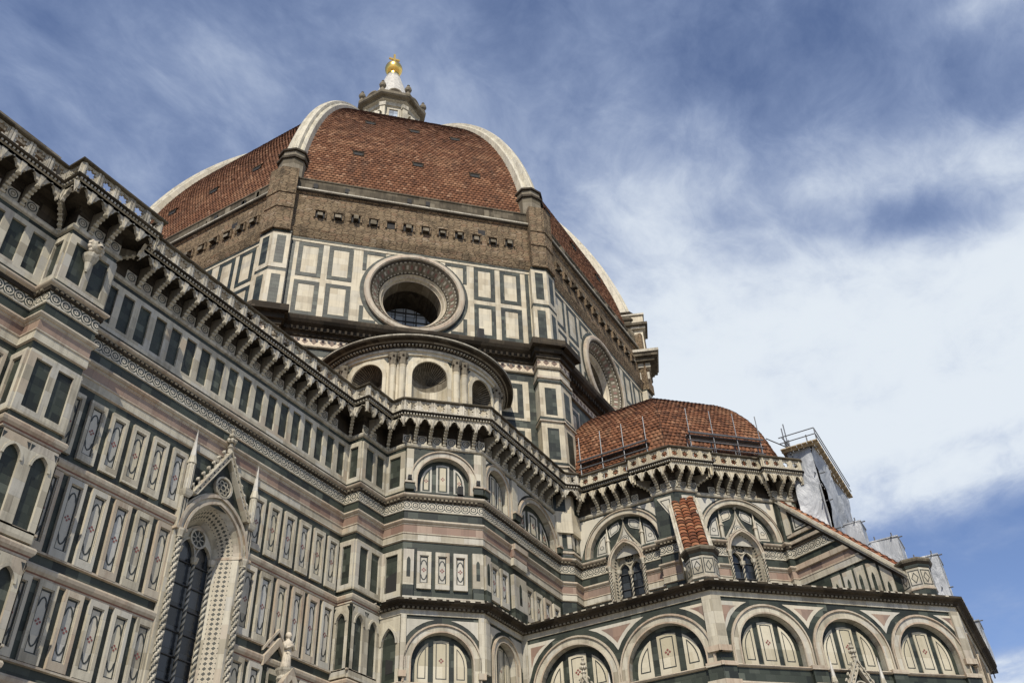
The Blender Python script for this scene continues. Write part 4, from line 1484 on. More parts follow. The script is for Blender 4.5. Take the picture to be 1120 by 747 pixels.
    # octagonal turret at the low end, lozenge panels on its faces
    mb = MB()
    tcn = P(ST, 0, TZ)
    ap = .80
    for (ka, za, _), (kb, zb, mt) in (lambda L: list(zip(L[:-1], L[1:])))([(1.0, 20.2, ''), (1.0, 20.62, 'marble_green'), (1.06, 20.66, 'moulding'), (1.06, 20.76, 'moulding'), (1.0, 20.78, 'marble_white'),
            (1.0, 21.86, 'marble_white'), (1.04, 21.9, 'stone_dark'), (1.06, 22.05, 'marble_green'), (1.18, 22.2, 'stone_dark'), (1.25, 22.3, 'stone_grey'), (1.25, 22.38, 'stone_grey'), (.1, 22.75, 'roof_tile_small')]):
        qa, qb = ap * ka / math.cos(PI / 8), ap * kb / math.cos(PI / 8)
        for k in range(8):
            a0, a1 = PI / 8 + k * PI / 4, PI / 8 + (k + 1) * PI / 4
            v = lambda q, a, z: tcn + Vector((q * math.cos(a), q * math.sin(a), z))
            mb.face([v(qa, a0, za), v(qa, a1, za), v(qb, a1, zb), v(qb, a0, zb)], mt)
    for k in range(8):
        a0 = k * PI / 4
        n_ = Vector((math.cos(a0), math.sin(a0), 0))
        fr = Fr((tcn + n_ * ap).xy, (-n_.y, n_.x))
        zc = 21.32 + TZ
        mb.outline(fr, [(-.27, zc - .40), (.27, zc - .40), (.27, zc + .40), (-.27, zc + .40)], .05, .01, 'inlay_dark')
        mb.outline(fr, [(0, zc - .28), (.17, zc), (0, zc + .28), (-.17, zc)], .04, .012, 'inlay_dark')
    mb.build('turret', o)
    return o


spur((-9.64, -33.44), (-.9239, -.3827), 'tile topped spur buttress between the two tribune windows', 28.7, 1.28, 4.75, 5.3, .42)
spur((-4.3, -38.65), (-.3827, -.9239), 'banded spur buttress at the right end of the tribune', 29.05, 1.06, 6.5, 7.0, 0.0)


# ------------------------------------------------------------ gothic windows
def gothic_window(fr, tc, zb, zs, ho, hi, rise, gz, gap, pz, depth=.9, proud=.42, parent=None, label=None, gable=True, light_col='window_glass', rosette=True, mg=.52, cr=.17):
    """zs spring, ho/hi outer and inner half widths, gz gable apex, pz pinnacle tip"""
    root = empty('gothic_window', (0, 0, 0), parent)
    if label:
        root['label'] = label
    P = fr.P
    mb = MB()
    w1 = ho + mg
    oc = pointed(tc, zs, ho, rise)
    icr = rise * hi / ho * 1.12
    ic = pointed(tc, zs, hi, icr)
    oc_full = [(tc - ho, zb)] + oc + [(tc + ho, zb)]
    ic_full = [(tc - hi, zb)] + ic + [(tc + hi, zb)]
    # splayed reveal, inlaid
    acc = 0
    for i in range(len(oc_full) - 1):
        a, b, c, e = oc_full[i], oc_full[i + 1], ic_full[i + 1], ic_full[i]
        l = math.hypot(b[0] - a[0], b[1] - a[1])
        n = max(1, int(l / 2))
        wd = math.hypot(ho - hi, depth)
        for f0, f1, mt in ((0, .22, 'marble_white'), (.22, .72, 'inlay_star'), (.72, 1, 'marble_white')):
            q = lambda p, r, f: P(p[0] + (r[0] - p[0]) * f, p[1] + (r[1] - p[1]) * f, proud - .06 - (depth + proud - .06) * f)
            mb.face([q(a, e, f0), q(a, e, f1), q(b, c, f1), q(b, c, f0)], mt, [(wd * f0, acc), (wd * f1, acc), (wd * f1, acc + l), (wd * f0, acc + l)])
        acc += l
    mb.band(fr, oc_full, [(tc - w1, zb)] + pointed(tc, zs, w1, rise + mg * 1.06) + [(tc + w1, zb)], 0, proud - .06, 'marble_white' if rosette else 'inlay_star', side='marble_white')
    mb.band(fr, oc, pointed(tc, zs, ho + .12, rise + .12), proud - .06, proud + .05, 'moulding')
    mb.band(fr, pointed(tc, zs, ho + mg * .58, rise + mg * .58), pointed(tc, zs, ho + mg * .85, rise + mg * .88), proud - .06, proud + .06, 'moulding')
    mb.build('surround', root)
    # columns
    for sg in (-1, 1):
        c = MB()
        p = P(tc + sg * (ho + mg * .46), 0, proud + .02)
        c.twist(p, zb, zs - .30, cr, 'marble_white' if rosette is False else 'marble_grey', pitch=cr * 2.6, dz=cr * .4, gv=-.1 if not rosette else -.3)
        c.lathe((p.x, p.y, 0), [(cr, zs - .34), (cr * 1.4, zs - .30), (cr * 1.1, zs - .24), (cr * 1.5, zs - .10), (cr * 1.75, zs - .02), (cr * 1.75, zs + .06), (0, zs + .07)], 'marble_grey', 8)
        c.build('twisted_column', root)
        c = MB()
        p = P(tc + sg * (hi + .02), 0, -depth + .16)
        c.twist(p, zb, zs - .30, .085, 'marble_white', lobes=2, pitch=.3, dz=.05, gv=-.1)
        c.lathe((p.x, p.y, 0), [(.11, zs - .34), (.17, zs - .26), (.2, zs - .05), (0, zs - .04)], 'marble_grey', 8)
        c.build('twisted_column', root)
    # impost string
    for sg in (-1, 1):
        g = MB()
        a, b = (tc + ho - .02, tc + w1 + .06) if sg > 0 else (tc - w1 - .06, tc - ho + .02)
        g.box(fr, a, b, zs + .02, zs + .14, 0, proud + .12, 'moulding')
        g.face([P(tc + sg * ho, zs + .02, proud), P(tc + sg * hi, zs + .02, -depth), P(tc + sg * hi, zs + .14, -depth), P(tc + sg * ho, zs + .14, proud)], 'moulding')
        g.build('impost', root)
    # glass and tracery
    g = MB()
    g.face([P(t, z, -depth - .02) for t, z in ic_full[::-1]], light_col)
    k = zb + .9
    while k < zs:
        g.box(fr, tc - hi, tc + hi, k, k + .05, -depth - .02, -depth + .05, 'bar_iron')
        k += 1.0
    g.build('glass', root)
    g = MB()
    lh = hi / 2 - .05
    ls = zs - .25
    lr = lh * 1.7
    h0 = pointed(tc - hi / 2, ls, lh, lr, 6)
    h1 = pointed(tc + hi / 2, ls, lh, lr, 6)
    inner = [(tc - hi, ls)] + h0 + h1 + [(tc + hi, ls)]
    outer = []
    full = [(tc - hi, ls)] + ic + [(tc + hi, ls)]
    # resample outer curve by t so that the slab between is made of quads
    def outz(t):
        best = ls
        for a, b in zip(full[:-1], full[1:]):
            if min(a[0], b[0]) - 1e-6 <= t <= max(a[0], b[0]) + 1e-6:
                f = 0 if abs(b[0] - a[0]) < 1e-6 else (t - a[0]) / (b[0] - a[0])
                best = max(best, a[1] + (b[1] - a[1]) * f)
        return best
    pp = [(tc - hi, ls + .001)] + [q for q in h0] + [q for q in h1] + [(tc + hi, ls + .001)]
    for a, b in zip(pp[:-1], pp[1:]):
        if b[0] - a[0] > 1e-5:
            g.face([P(a[0], a[1], -depth + .1), P(b[0], b[1], -depth + .1), P(b[0], outz(b[0]), -depth + .1), P(a[0], outz(a[0]), -depth + .1)], 'marble_white')
            g.face([P(a[0], a[1], -depth), P(b[0], b[1], -depth), P(b[0], b[1], -depth + .1), P(a[0], a[1], -depth + .1)], 'marble_grey')
    for h in (h0, h1):
        c_ = (h[0][0] + h[-1][0]) / 2
        g.band(fr, h, pointed(c_, ls, lh + .06, lr + .09, 6), -depth + .1, -depth + .17, 'marble_white')
    rc = zs + icr * .50
    rr = hi * .40
    g.prism(fr, [(tc + rr * math.cos(v * PI / 8), rc + rr * math.sin(v * PI / 8)) for v in range(16)], -depth + .1, -depth + .11, 'inlay_dark')
    g.band(fr, [(tc + rr * math.cos(v * PI / 8), rc + rr * math.sin(v * PI / 8)) for v in range(16)], [(tc + (rr + .09) * math.cos(v * PI / 8), rc + (rr + .09) * math.sin(v * PI / 8)) for v in range(16)], -depth + .1, -depth + .2, 'marble_white', closed=True)
    for v in range(8):
        a = v * PI / 4
        x0, z0, x1, z1 = tc + rr * .3 * math.cos(a), rc + rr * .3 * math.sin(a), tc + rr * math.cos(a), rc + rr * math.sin(a)
        g.outline(fr, [(x0, z0), (x1, z1)], .045, -depth + .15, 'marble_white', closed=False)
    g.outline(fr, [(tc + rr * .34 * math.cos(v * PI / 4), rc + rr * .34 * math.sin(v * PI / 4)) for v in range(8)], .06, -depth + .15, 'marble_white')
    g.build('tracery', root)
    c = MB()
    p = P(tc, 0, -depth + .16)
    c.twist(p, zb, ls - .28, .07, 'marble_white', lobes=2, pitch=.3, dz=.05, gv=-.1)
    c.lathe((p.x, p.y, 0), [(.08, ls - .32), (.15, ls - .24), (.19, ls - .02), (0, ls)], 'marble_grey', 8)
    c.build('mullion', root)
    if not gable:
        return root
    # gable
    if not rosette:
        g = MB()
        base = zs + rise * .45
        gw = ho + mg
        H = gz - base
        n = 10

        def og(k, sg):
            return [(tc + sg * max(0, gw - k) * (1 - f / n) ** (1.0 + .9 * f / n) * (1 if f < n else 0), base + (H - k * 1.6) * f / n) for f in range(n + 1)]
        g.face([P(t, z, .055) for t, z in og(.05, -1)] + [P(t, z, .055) for t, z in og(.05, 1)[-2::-1]], 'panel_pale')
        for sg in (-1, 1):
            g.band(fr, og(.13, sg), og(0, sg), 0, .12, 'marble_white')
            g.band(fr, og(.24, sg), og(.18, sg), 0, .062, 'inlay_dark')
            g.band(fr, og(-.06, sg), og(-.16, sg), 0, .062, 'marble_green')
        proud = .13
        rz = zs + rise + .36
        for r_, mt, dd in ((.26, 'inlay_dark', -.07), (.22, 'panel_pale', -.065), (.15, 'inlay_dark', -.06), (.10, 'panel_pale', -.055)):
            g.face([P(tc + r_ * math.cos(v * PI / 8), rz + r_ * math.sin(v * PI / 8), proud + dd) for v in range(16)], mt)
        g.blob(P(tc, gz + .06, proud - .02), .12, 'marble_grey', 7, 5)
        g.blob(P(tc, gz + .24, proud - .02), .08, 'marble_grey', 6, 4)
        g.build('gable', root)
        for sg in (-1, 1):
            g = MB()
            x = tc + sg * (ho + mg * .64)
            az = math.atan2(fr.N.y, fr.N.x)
            p = P(x, 0, .12)
            g.lathe((p.x, p.y, 0), [(.11, zs + .14), (.11, base + .2), (.2, base + .3), (.2, base + .42), (.12, base + .46), (.12, base + 1.2), (.17, base + 1.24), (.15, base + 1.32), (.09, base + 1.45), (0, pz)], 'marble_white', 6, az)
            g.build('pinnacle', root)
        return root
    g = MB()
    gw = ho + .15
    base = gz - gap
    d0, d1 = proud - .1, proud + .16
    sl_ = math.atan2(gap, gw)
    bw = .36
    for sg in (-1, 1):
        g.prism(fr, [(tc + sg * gw, base), (tc, gz), (tc, gz - bw * 1.35), (tc + sg * (gw - bw * .72), base)][::sg], d0, d1, 'inlay_star' if rosette else 'marble_white', side='marble_white')
        for k0, k1 in ((0, .18), (.82, 1)):
            a = lambda k: [(tc + sg * (gw - bw * .72 * k), base), (tc, gz - bw * 1.35 * k)]
            q = a(k0) + a(k1)[::-1]
            g.prism(fr, q[::sg], d1, d1 + .06, 'marble_white')
        # crockets
        n = 7
        for k in range(n):
            f = (k + .7) / (n + .6)
            x, z = tc + sg * gw * (1 - f), base + gap * f
            r_ = .095 * gap / 2.9
            pt = P(x + sg * r_ * .6, z + r_ * .8, (d0 + d1) / 2)
            g.tube(P(x, z - r_, (d0 + d1) / 2), pt + Vector((0, 0, r_ * .6)), r_ * .55, 'marble_white', 6)
            g.blob(pt + Vector((0, 0, r_ * .9)) + fr.T * sg * r_ * .7, r_ * .9, 'marble_white', 7, 5)
            g.blob(pt + Vector((0, 0, r_ * .35)) + fr.T * sg * r_ * 1.3, r_ * .6, 'marble_grey', 6, 4)
            g.blob(pt + Vector((0, 0, r_ * 1.7)) + fr.T * sg * r_ * .2, r_ * .5, 'marble_grey', 6, 4)
    # spandrel behind with a pierced roundel
    oo = pointed(tc, zs, ho + .4, rise + .42)
    g.face([P(tc - gw + .1, base, proud - .08), P(tc + gw - .1, base, proud - .08), P(tc, gz - .15, proud - .08)], 'marble_green')
    rz = base + gap * .36
    rq = gap * .145
    g.prism(fr, [(tc + rq * math.cos(v * PI / 8), rz + rq * math.sin(v * PI / 8)) for v in range(16)], proud - .06, proud - .02, 'inlay_dark')
    g.band(fr, [(tc + rq * math.cos(v * PI / 8), rz + rq * math.sin(v * PI / 8)) for v in range(16)], [(tc + rq * 1.22 * math.cos(v * PI / 8), rz + rq * 1.22 * math.sin(v * PI / 8)) for v in range(16)], proud - .08, proud + .08, 'marble_white', closed=True)
    for v in range(6):
        a = v * PI / 3
        g.outline(fr, [(tc + rq * .55 * math.cos(a) + rq * .26 * math.cos(w * PI / 4), rz + rq * .55 * math.sin(a) + rq * .26 * math.sin(w * PI / 4)) for w in range(8)], rq * .15, proud + .01, 'marble_white')
    g.build('gable', root)
    g = MB()
    p = P(tc, 0, (d0 + d1) / 2)
    s_ = gap / 2.9
    g.lathe((p.x, p.y, gz - .1 * s_), [(.10 * s_, 0), (.12 * s_, .2 * s_), (.2 * s_, .28 * s_), (.1 * s_, .36 * s_), (.1 * s_, .5 * s_)], 'marble_grey', 8)
    for k in range(6):
        a = k * PI / 3
        g.blob((p.x + .16 * s_ * math.cos(a), p.y + .16 * s_ * math.sin(a), gz + .52 * s_), .12 * s_, 'marble_grey', 6, 4)
        g.blob((p.x + .10 * s_ * math.cos(a), p.y + .10 * s_ * math.sin(a), gz + .80 * s_), .09 * s_, 'marble_grey', 6, 4)
    g.lathe((p.x, p.y, gz), [(.09 * s_, .45 * s_), (.08 * s_, .75 * s_), (.06 * s_, 1.0 * s_), (.11 * s_, 1.1 * s_), (0, 1.25 * s_)], 'marble_grey', 8)
    g.build('finial', root)
    for sg in (-1, 1):
        g = MB()
        x = tc + sg * (ho + mg * .64)
        H = pz - base
        w_ = .108 * (gap / 2.9)
        g.box(fr, x - .16, x + .16, zs + .14, base - .02, 0, proud + .02, 'marble_white')
        for q in (-.07, .07):
            g.box(fr, x + q - .025, x + q + .025, zs + .3, base - .2, proud + .02, proud + .024, 'inlay_dark')
        p = P(x, 0, proud - .02)
        az = math.atan2(fr.N.y, fr.N.x)
        g.lathe((p.x, p.y, base), [(.16, -.28), (.24, -.20), (.27 * s_ + .02, -.06), (.29 * s_ + .02, .06), (.24 * s_, .10)], 'marble_grey', 4, az + PI / 4)
        g.lathe((p.x, p.y, base), [(w_ * 1.45, .08), (w_ * 1.45, H * .42), (w_ * 1.9, H * .43), (w_ * 1.75, H * .47), (w_ * 1.2, H * .55)], 'marble_white', 8, az + PI / 8)
        for q in range(8):
            a = az + q * PI / 4
            g.tube((p.x + w_ * 1.42 * math.cos(a), p.y + w_ * 1.42 * math.sin(a), base + .12), (p.x + w_ * 1.42 * math.cos(a), p.y + w_ * 1.42 * math.sin(a), base + H * .42), .025, 'marble_grey', 4)
        g.lathe((p.x, p.y, base), [(w_ * 1.2, H * .54), (w_ * 1.15, H * .58), (w_ * .55, H * .80), (0, H)], 'spire_white', 6, az)
        g.build('pinnacle', root)
    return root


gothic_window(FN, WINX, 5.0, 19.45, 1.62, .95, 2.0, 24.2, 2.95, 24.45, proud=.28, cr=.125, parent=CATH, label='tall gabled gothic window in the nave wall')
gothic_window(FTW.off(-.35), TWc - .02, 20.3, 25.55, 1.02, .80, 1.45, 28.75, 1.75, 28.7, depth=.4, proud=.42, mg=.26, cr=.085, parent=CATH, label='gabled gothic window in the left face of the tribune', rosette=False)
gothic_window(FTS.off(-.35), TSc + .02, 20.3, 25.55, 1.02, .80, 1.45, 28.75, 1.75, 28.7, depth=.4, proud=.42, mg=.26, cr=.085, parent=CATH, label='gabled gothic window in the right face of the tribune', rosette=False)
gothic_window(FCS, 20.72, 5.0, 12.6, 1.1, .7, 1.5, 16.35, 2.2, 16.6, depth=.5, proud=.6, parent=CATH, mg=.4, cr=.13, label='gabled gothic window in the low chapel wall right of the corner')
gothic_window(FCW, 29.15, 5.0, 12.9, 1.1, .7, 1.5, 16.75, 2.2, 16.7, depth=.5, proud=.45, parent=CATH, mg=.4, cr=.13, label='gabled gothic window in the low chapel wall left of the corner')

# ------------------------------------------------------------ canopied portal of the nave, its gable topped by a figure
mb = MB()
pc = -29.95
for sg in (-1, 1):
    for apex, foot, th_, dd, mt in ((17.32, 16.28, .16, .16, 'moulding'), (17.14, 16.10, .40, .05, 'marble_green'), (16.88, 15.84, .40, .26, 'moulding')):
        q = [(pc + sg * .86, foot), (pc, apex), (pc, apex - th_), (pc + sg * .86, foot - th_)]
        mb.prism(FN, q[::sg], 0, dd, mt)
mb.prism(FN, [(pc - .7, 14.0), (pc + .7, 14.0), (pc + .7, 15.8), (pc, 16.5), (pc - .7, 15.8)], 0, .12, 'marble_green')
mb.prism(FN, [(pc - 1.6, 0), (pc + 1.6, 0), (pc + 1.6, 12.8), (pc, 14.6), (pc - 1.6, 12.8)], 0, .9, 'marble_white')
for sg in (-1, 1):
    q = [(pc + sg * 1.9, 12.7), (pc, 15.35), (pc, 14.85), (pc + sg * 1.9, 12.2)]
    mb.prism(FN, q[::sg], .9, 1.2, 'moulding')
p = FN.P(pc, 0, .75)
mb.lathe((p.x, p.y, 0), [(.18, 14.3), (.24, 14.7), (.36, 14.9), (.30, 15.05), (.42, 15.25), (.44, 15.34), (0, 15.36)], 'marble_grey', 10)
mb.build('portal', CATH)
# statue
mb = MB()
mb.lathe((0, 0, 0), [(.20, 0), (.24, .1), (.20, .4), (.17, .75), (.22, 1.0), (.24, 1.16), (.12, 1.27), (.07, 1.31), (.07, 1.36)], 'statue_stone', 12)
mb.blob((0, -.02, 1.50), .13, 'statue_stone', 9, 7, .9, 1, 1.2)
mb.blob((0, .03, 1.53), .135, 'statue_stone', 9, 6, 1, 1, 1.1)
mb.blob((0, -.145, 1.48), .028, 'statue_stone', 5, 4)
for k in range(9):
    a = PI + PI * k / 8
    x, y = .2 * math.cos(a), .2 * math.sin(a)
    mb.tube((x, y, .03), (x * .75, y * .75, .95), .03, 'statue_stone', 5)
mb.tube((-.23, 0, 1.14), (-.25, -.12, .85), .07, 'statue_stone', 7)
mb.tube((-.25, -.12, .85), (-.05, -.25, .95), .055, 'statue_stone', 7)
mb.tube((.23, 0, 1.14), (.26, -.12, .88), .07, 'statue_stone', 7)
mb.tube((.26, -.12, .88), (.08, -.26, 1.02), .055, 'statue_stone', 7)
mb.blob((0, -.27, .99), .08, 'statue_stone', 7, 5, 1.4, .8, 1)
mb.tube((-.16, -.14, .70), (.2, -.16, .55), .05, 'statue_stone', 6)
st = mb.build('statue', smooth=True)
st.location = (p.x, p.y, 15.36)
tag(st, 'small weathered stone statue of a robed figure standing on the tip of the portal gable', 'statue')

# ================================================================== DRUM AND GREAT DOME
RF = 25.3
T8 = math.tan(PI / 8)


def octo(r):
    """corners of an octagon with flat faces to the compass points, walked so that outside is on the right"""
    q = r / math.cos(PI / 8)
    return [(-q * math.cos(PI / 8 + k * PI / 4), -q * math.sin(PI / 8 + k * PI / 4) * 1.0) for k in range(8)]


OCT = octo(RF)
HALF = RF * T8
# OCT[0] is the W/SW corner; face k runs from OCT[k] to OCT[k+1]: 0 = SW, 1 = S, ..., 7 = W


def face_frame(k, r=RF):
    a = PI + PI / 4 * (k + 1)
    n = Vector((math.cos(a), math.sin(a)))
    T = Vector((-n.y, n.x))
    return Fr(n * r, T)


mb = MB()
ALL8 = list(range(8))
PL8 = [7, 0, 1]
# lower stage, cornice and frieze
sweep(mb, OCT, [(0, 28), (0, 41.2)], 'marble_green', ALL8, closed=True)
sweep(mb, OCT, [(.05, 41.15), (.05, 41.85)], 'inlay_star_large', ALL8, closed=True)
sweep(mb, OCT, [(0, 40.95), (.15, 41.0), (.15, 41.12), (.05, 41.16)], 'stone_grey', ALL8, closed=True)
sweep(mb, OCT, [(.05, 41.83), (.2, 41.9), (.25, 42.1), (.45, 42.2), (.5, 42.45), (.8, 42.6), (.95, 42.8), (1.0, 43.0), (1.0, 43.12), (.1, 43.3)], 'stone_dark', ALL8, closed=True)
sweep(mb, OCT, [(.1, 43.2), (.1, 43.42), (0, 43.42)], 'marble_green', ALL8, closed=True)
sweep(mb, OCT, [(0, 43.4), (.04, 43.42), (.04, 43.66), (0, 43.68)], 'marble_drum', ALL8, closed=True)
sweep(mb, OCT, [(0, 43.6), (0, 51.3)], 'marble_drum', [1, 2, 3, 4, 5, 6, 7][1:6], closed=True)
# top of the marble stage, rough masonry, ledge and blocking course
sweep(mb, OCT, [(0, 50.95), (.05, 50.97), (.05, 51.18), (0, 51.2)], 'marble_drum', ALL8, closed=True)
sweep(mb, OCT, [(0, 51.18), (.08, 51.2), (.08, 51.36), (.0, 51.38)], 'marble_green', ALL8, closed=True)
sweep(mb, OCT, [(.02, 51.36), (.10, 51.5), (.22, 51.9), (.30, 52.15), (.12, 52.25), (.05, 52.3), (.0, 56.1), (.16, 56.2)], 'masonry_rough', ALL8, closed=True)
sweep(mb, OCT, [(.16, 56.2), (.3, 56.3), (.36, 56.38), (.36, 56.5), (-.1, 56.56)], ['stone_dark', 'stone_grey', 'marble_grey', 'marble_grey'], ALL8, closed=True)
sweep(mb, OCT, [(-.1, 56.56), (-.12, 57.85), (-.05, 57.9), (-.05, 58.05), (-1.0, 58.1)], 'stone_mid', ALL8, closed=True)
for k in PL8:
    fr = face_frame(k)
    # small brackets under the dark cornice
    t = -10.2
    while t < 10.2:
        mb.box(fr, t, t + .16, 42.12, 42.4, .45, .62, 'stone_dark')
        t += .42
    # marble facing with the round window in the middle
    oc = .2 if k == 0 else 0.0
    zc = 47.2
    mb.face([fr.P(-HALF, 43.6), fr.P(-4.6 + oc, 43.6), fr.P(-4.6 + oc, 51.3), fr.P(-HALF, 51.3)], 'marble_drum')
    mb.face([fr.P(4.6 + oc, 43.6), fr.P(HALF, 43.6), fr.P(HALF, 51.3), fr.P(4.6 + oc, 51.3)], 'marble_drum')
    n = 48
    rin = 3.45
    C_ = [(oc + rin * math.cos(2 * PI * i / n), zc + rin * math.sin(2 * PI * i / n)) for i in range(n)]
    O_ = []
    for x, z in C_:
        dx, dz = x - oc, z - zc
        kx = 4.6 / abs(dx) if abs(dx) > 1e-6 else 1e9
        kz = ((51.3 - zc) if dz > 0 else (zc - 43.6)) / abs(dz) if abs(dz) > 1e-6 else 1e9
        kk = min(kx, kz)
        O_.append((oc + dx * kk, zc + dz * kk))
    for cx, cz in ((oc + 4.6, 51.3), (oc - 4.6, 51.3), (oc - 4.6, 43.6), (oc + 4.6, 43.6)):
        i = min(range(n), key=lambda q: (O_[q][0] - cx) ** 2 + (O_[q][1] - cz) ** 2)
        O_[i] = (cx, cz)
    for i in range(n):
        j = (i + 1) % n
        mb.face([fr.P(*C_[i]), fr.P(*O_[i]), fr.P(*O_[j]), fr.P(*C_[j])], 'marble_drum')
    ring = lambda r: [(oc + r * math.cos(2 * PI * i / n), zc + r * math.sin(2 * PI * i / n)) for i in range(n)]
    mb.band(fr, ring(3.7), ring(4.14), 0, .035, 'marble_green', closed=True)
    # framed panels, two storeys
    for t0 in (-8.72, -6.42, 4.82, 6.92):
        for z0, z1 in ((43.86, 47.12), (47.55, 50.92)):
            w = 1.84 if t0 < 0 else 1.68
            mb.frame(fr, t0, t0 + w, z0, z1, .34, 0, .03, 'marble_green')
            mb.box(fr, t0 + .37, t0 + w - .37, z0 + .37, z1 - .37, 0, .012, 'marble_drum')
    # green angles closing in on the round window
    for sg in (-1, 1):
        for z0, z1 in ((43.86, 47.12), (47.55, 50.92)):
            a = oc + sg * 4.05
            for tA, tB, zA, zB in ((a, a - sg * .3, z0, z1), ):
                lo, hi_ = min(tA, tB), max(tA, tB)
                topz = zc + math.sqrt(max(0, 4.14 ** 2 - 3.75 ** 2))
                if z1 > zc + 1:
                    mb.box(fr, lo, hi_, topz, z1, 0, .03, 'marble_green')
                    x2 = oc + sg * math.sqrt(max(0, 4.14 ** 2 - (z1 - .3 - zc) ** 2))
                    mb.box(fr, min(tB, x2), max(tB, x2), z1 - .3, z1, 0, .028, 'marble_green')
                else:
                    mb.box(fr, lo, hi_, z0, 2 * zc - topz, 0, .03, 'marble_green')
                    x2 = oc + sg * math.sqrt(max(0, 4.14 ** 2 - (zc - z0 - .3) ** 2))
                    mb.box(fr, min(tB, x2), max(tB, x2), z0, z0 + .3, 0, .028, 'marble_green')
    for t0 in (-9.3, 9.0):
        mb.box(fr, t0, t0 + .3, 43.66, 51.2, 0, .02, 'marble_green')
    # corner piers
    pr = .5
    e = (RF + pr) * T8
    for sg in (-1, 1):
        a, b = (9.38, e) if sg > 0 else (-e, -9.38)
        for z0, z1 in ((43.62, 47.3), (47.62, 51.2)):
            mb.box(fr, a, b, z0, z1, 0, pr, 'marble_drum')
            m = (a + b) / 2
            mb.box(fr, m - .33, m + .33, z0 + .45, z1 - .35, pr, pr + .012, 'marble_green')
        mb.box(fr, a - .02 * 0, b, 47.3, 47.62, 0, pr - .03, 'marble_green')
        mb.box(fr, a - .1, b + .08, 43.42, 43.64, 0, pr + .14, 'marble_drum')
        mb.box(fr, a, b + .04, 51.2, 51.36, 0, pr + .06, 'marble_green')
        # rough pier above
        e2 = (RF + .75) * T8
        a2, b2 = (9.5, e2) if sg > 0 else (-e2, -9.5)
        for z0, z1, dd in ((51.36, 52.4, .75), (52.4, 53.7, .68), (53.7, 53.95, .76), (53.95, 55.3, .68), (55.3, 55.55, .76), (55.55, 58.2, .70)):
            e3 = (RF + dd) * T8
            mb.box(fr, a2 if sg > 0 else -e3, e3 if sg > 0 else b2, z0, z1, 0, dd, 'masonry_rough')
        # lower stage piers
        pl = 1.0
        e4 = (RF + pl) * T8
        a4, b4 = (9.25, e4) if sg > 0 else (-e4, -9.25)
        mb.box(fr, a4, b4, 28, 40.3, 0, pl, 'marble_drum')
        mb.box(fr, a4 - .1, b4 + .1, 40.1, 40.3, 0, pl + .1, 'moulding')
        mb.box(fr, a4, b4, 40.3, 40.95, 0, pl - .02, 'marble_drum')
        mb.box(fr, a4 - .1, b4 + .1, 39.75, 39.95, 0, pl + .06, 'marble_green')
        mb.box(fr, a4, b4, 41.16, 41.84, 0, pl + .02, 'inlay_star_large')
        mb.box(fr, a4 - .06, b4 + .06, 40.95, 41.16, 0, pl + .1, 'stone_grey')
        e5 = (RF + pl + .75) * T8
        for z0, z1, dd in ((41.84, 42.2, .2), (42.2, 42.62, .45), (42.62, 43.16, .85)):
            e5 = (RF + pl + dd) * T8
            mb.box(fr, a4 - dd * .6 if sg > 0 else -e5, e5 if sg > 0 else b4 + dd * .6, z0, z1, 0, pl + dd, 'stone_dark')
        m = (a4 + b4) / 2
        for z0, z1 in ((37.0, 39.3), (33.4, 35.9), (29.5, 32.5)):
            mb.box(fr, m - .42, m + .42, z0, z1, pl, pl + .012, 'marble_green')
        for z0 in (36.5, 32.9):
            mb.box(fr, a4 - .08, b4 + .08, z0, z0 + .26, 0, pl + .06, 'marble_green')
            mb.box(fr, a4 - .12, b4 + .12, z0 - .12, z0, 0, pl + .12, 'moulding')
        # framed panels beside the piers
        for z0, z1 in ((36.9, 40.3), (33.0, 36.3), (29.2, 32.6)):
            x0, x1 = (5.9, 8.75) if sg > 0 else (-8.75, -5.9)
            mb.box(fr, x0, x1, z0, z1, 0, .03, 'marble_drum')
            mb.frame(fr, x0 + .25, x1 - .45 if sg > 0 else x1 - .25, z0 + .2, z1 - .25, .42, .03, .05, 'marble_green')
    # putlog stubs on the rough band
    t = -7.46
    q = 0
    while t < 8.2:
        zc2 = 53.98 + random.uniform(-.06, .06)
        hh_ = random.uniform(.32, .42)
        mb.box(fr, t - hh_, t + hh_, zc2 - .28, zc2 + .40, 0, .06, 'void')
        for s_ in (-1, 1):
            mb.box(fr, t + s_ * (hh_ + .05) - .06, t + s_ * (hh_ + .05) + .06, zc2 - .3, zc2 + .42, 0, .2, 'masonry_rough')
        mb.box(fr, t - hh_ - .1, t + hh_ + .1, zc2 + .40, zc2 + .54, 0, .24, 'masonry_rough')
        if (k, q) not in ((0, 4),):
            w_ = random.uniform(.17, .25)
            mb.box(fr, t - w_, t + w_, zc2 - random.uniform(.14, .26), zc2 + random.uniform(.05, .2), 0, random.uniform(.3, .5), 'stone_grey', side='stone_dark')
        t += 1.39
        q += 1
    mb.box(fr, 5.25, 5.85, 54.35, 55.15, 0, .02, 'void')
    # scattered blocks on the ledge
    for j in range(16 if k != 0 else 5):
        t = random.uniform(-9, 9)
        mb.box(fr, t, t + random.uniform(.25, .6), 56.55, 56.55 + random.uniform(.3, .9), -.1, .22, 'stone_grey')
    for j in range(4):
        t = random.uniform(-8.5, 8.5)
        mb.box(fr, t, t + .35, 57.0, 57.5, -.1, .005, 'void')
DRUM = mb.build('drum', CATH)
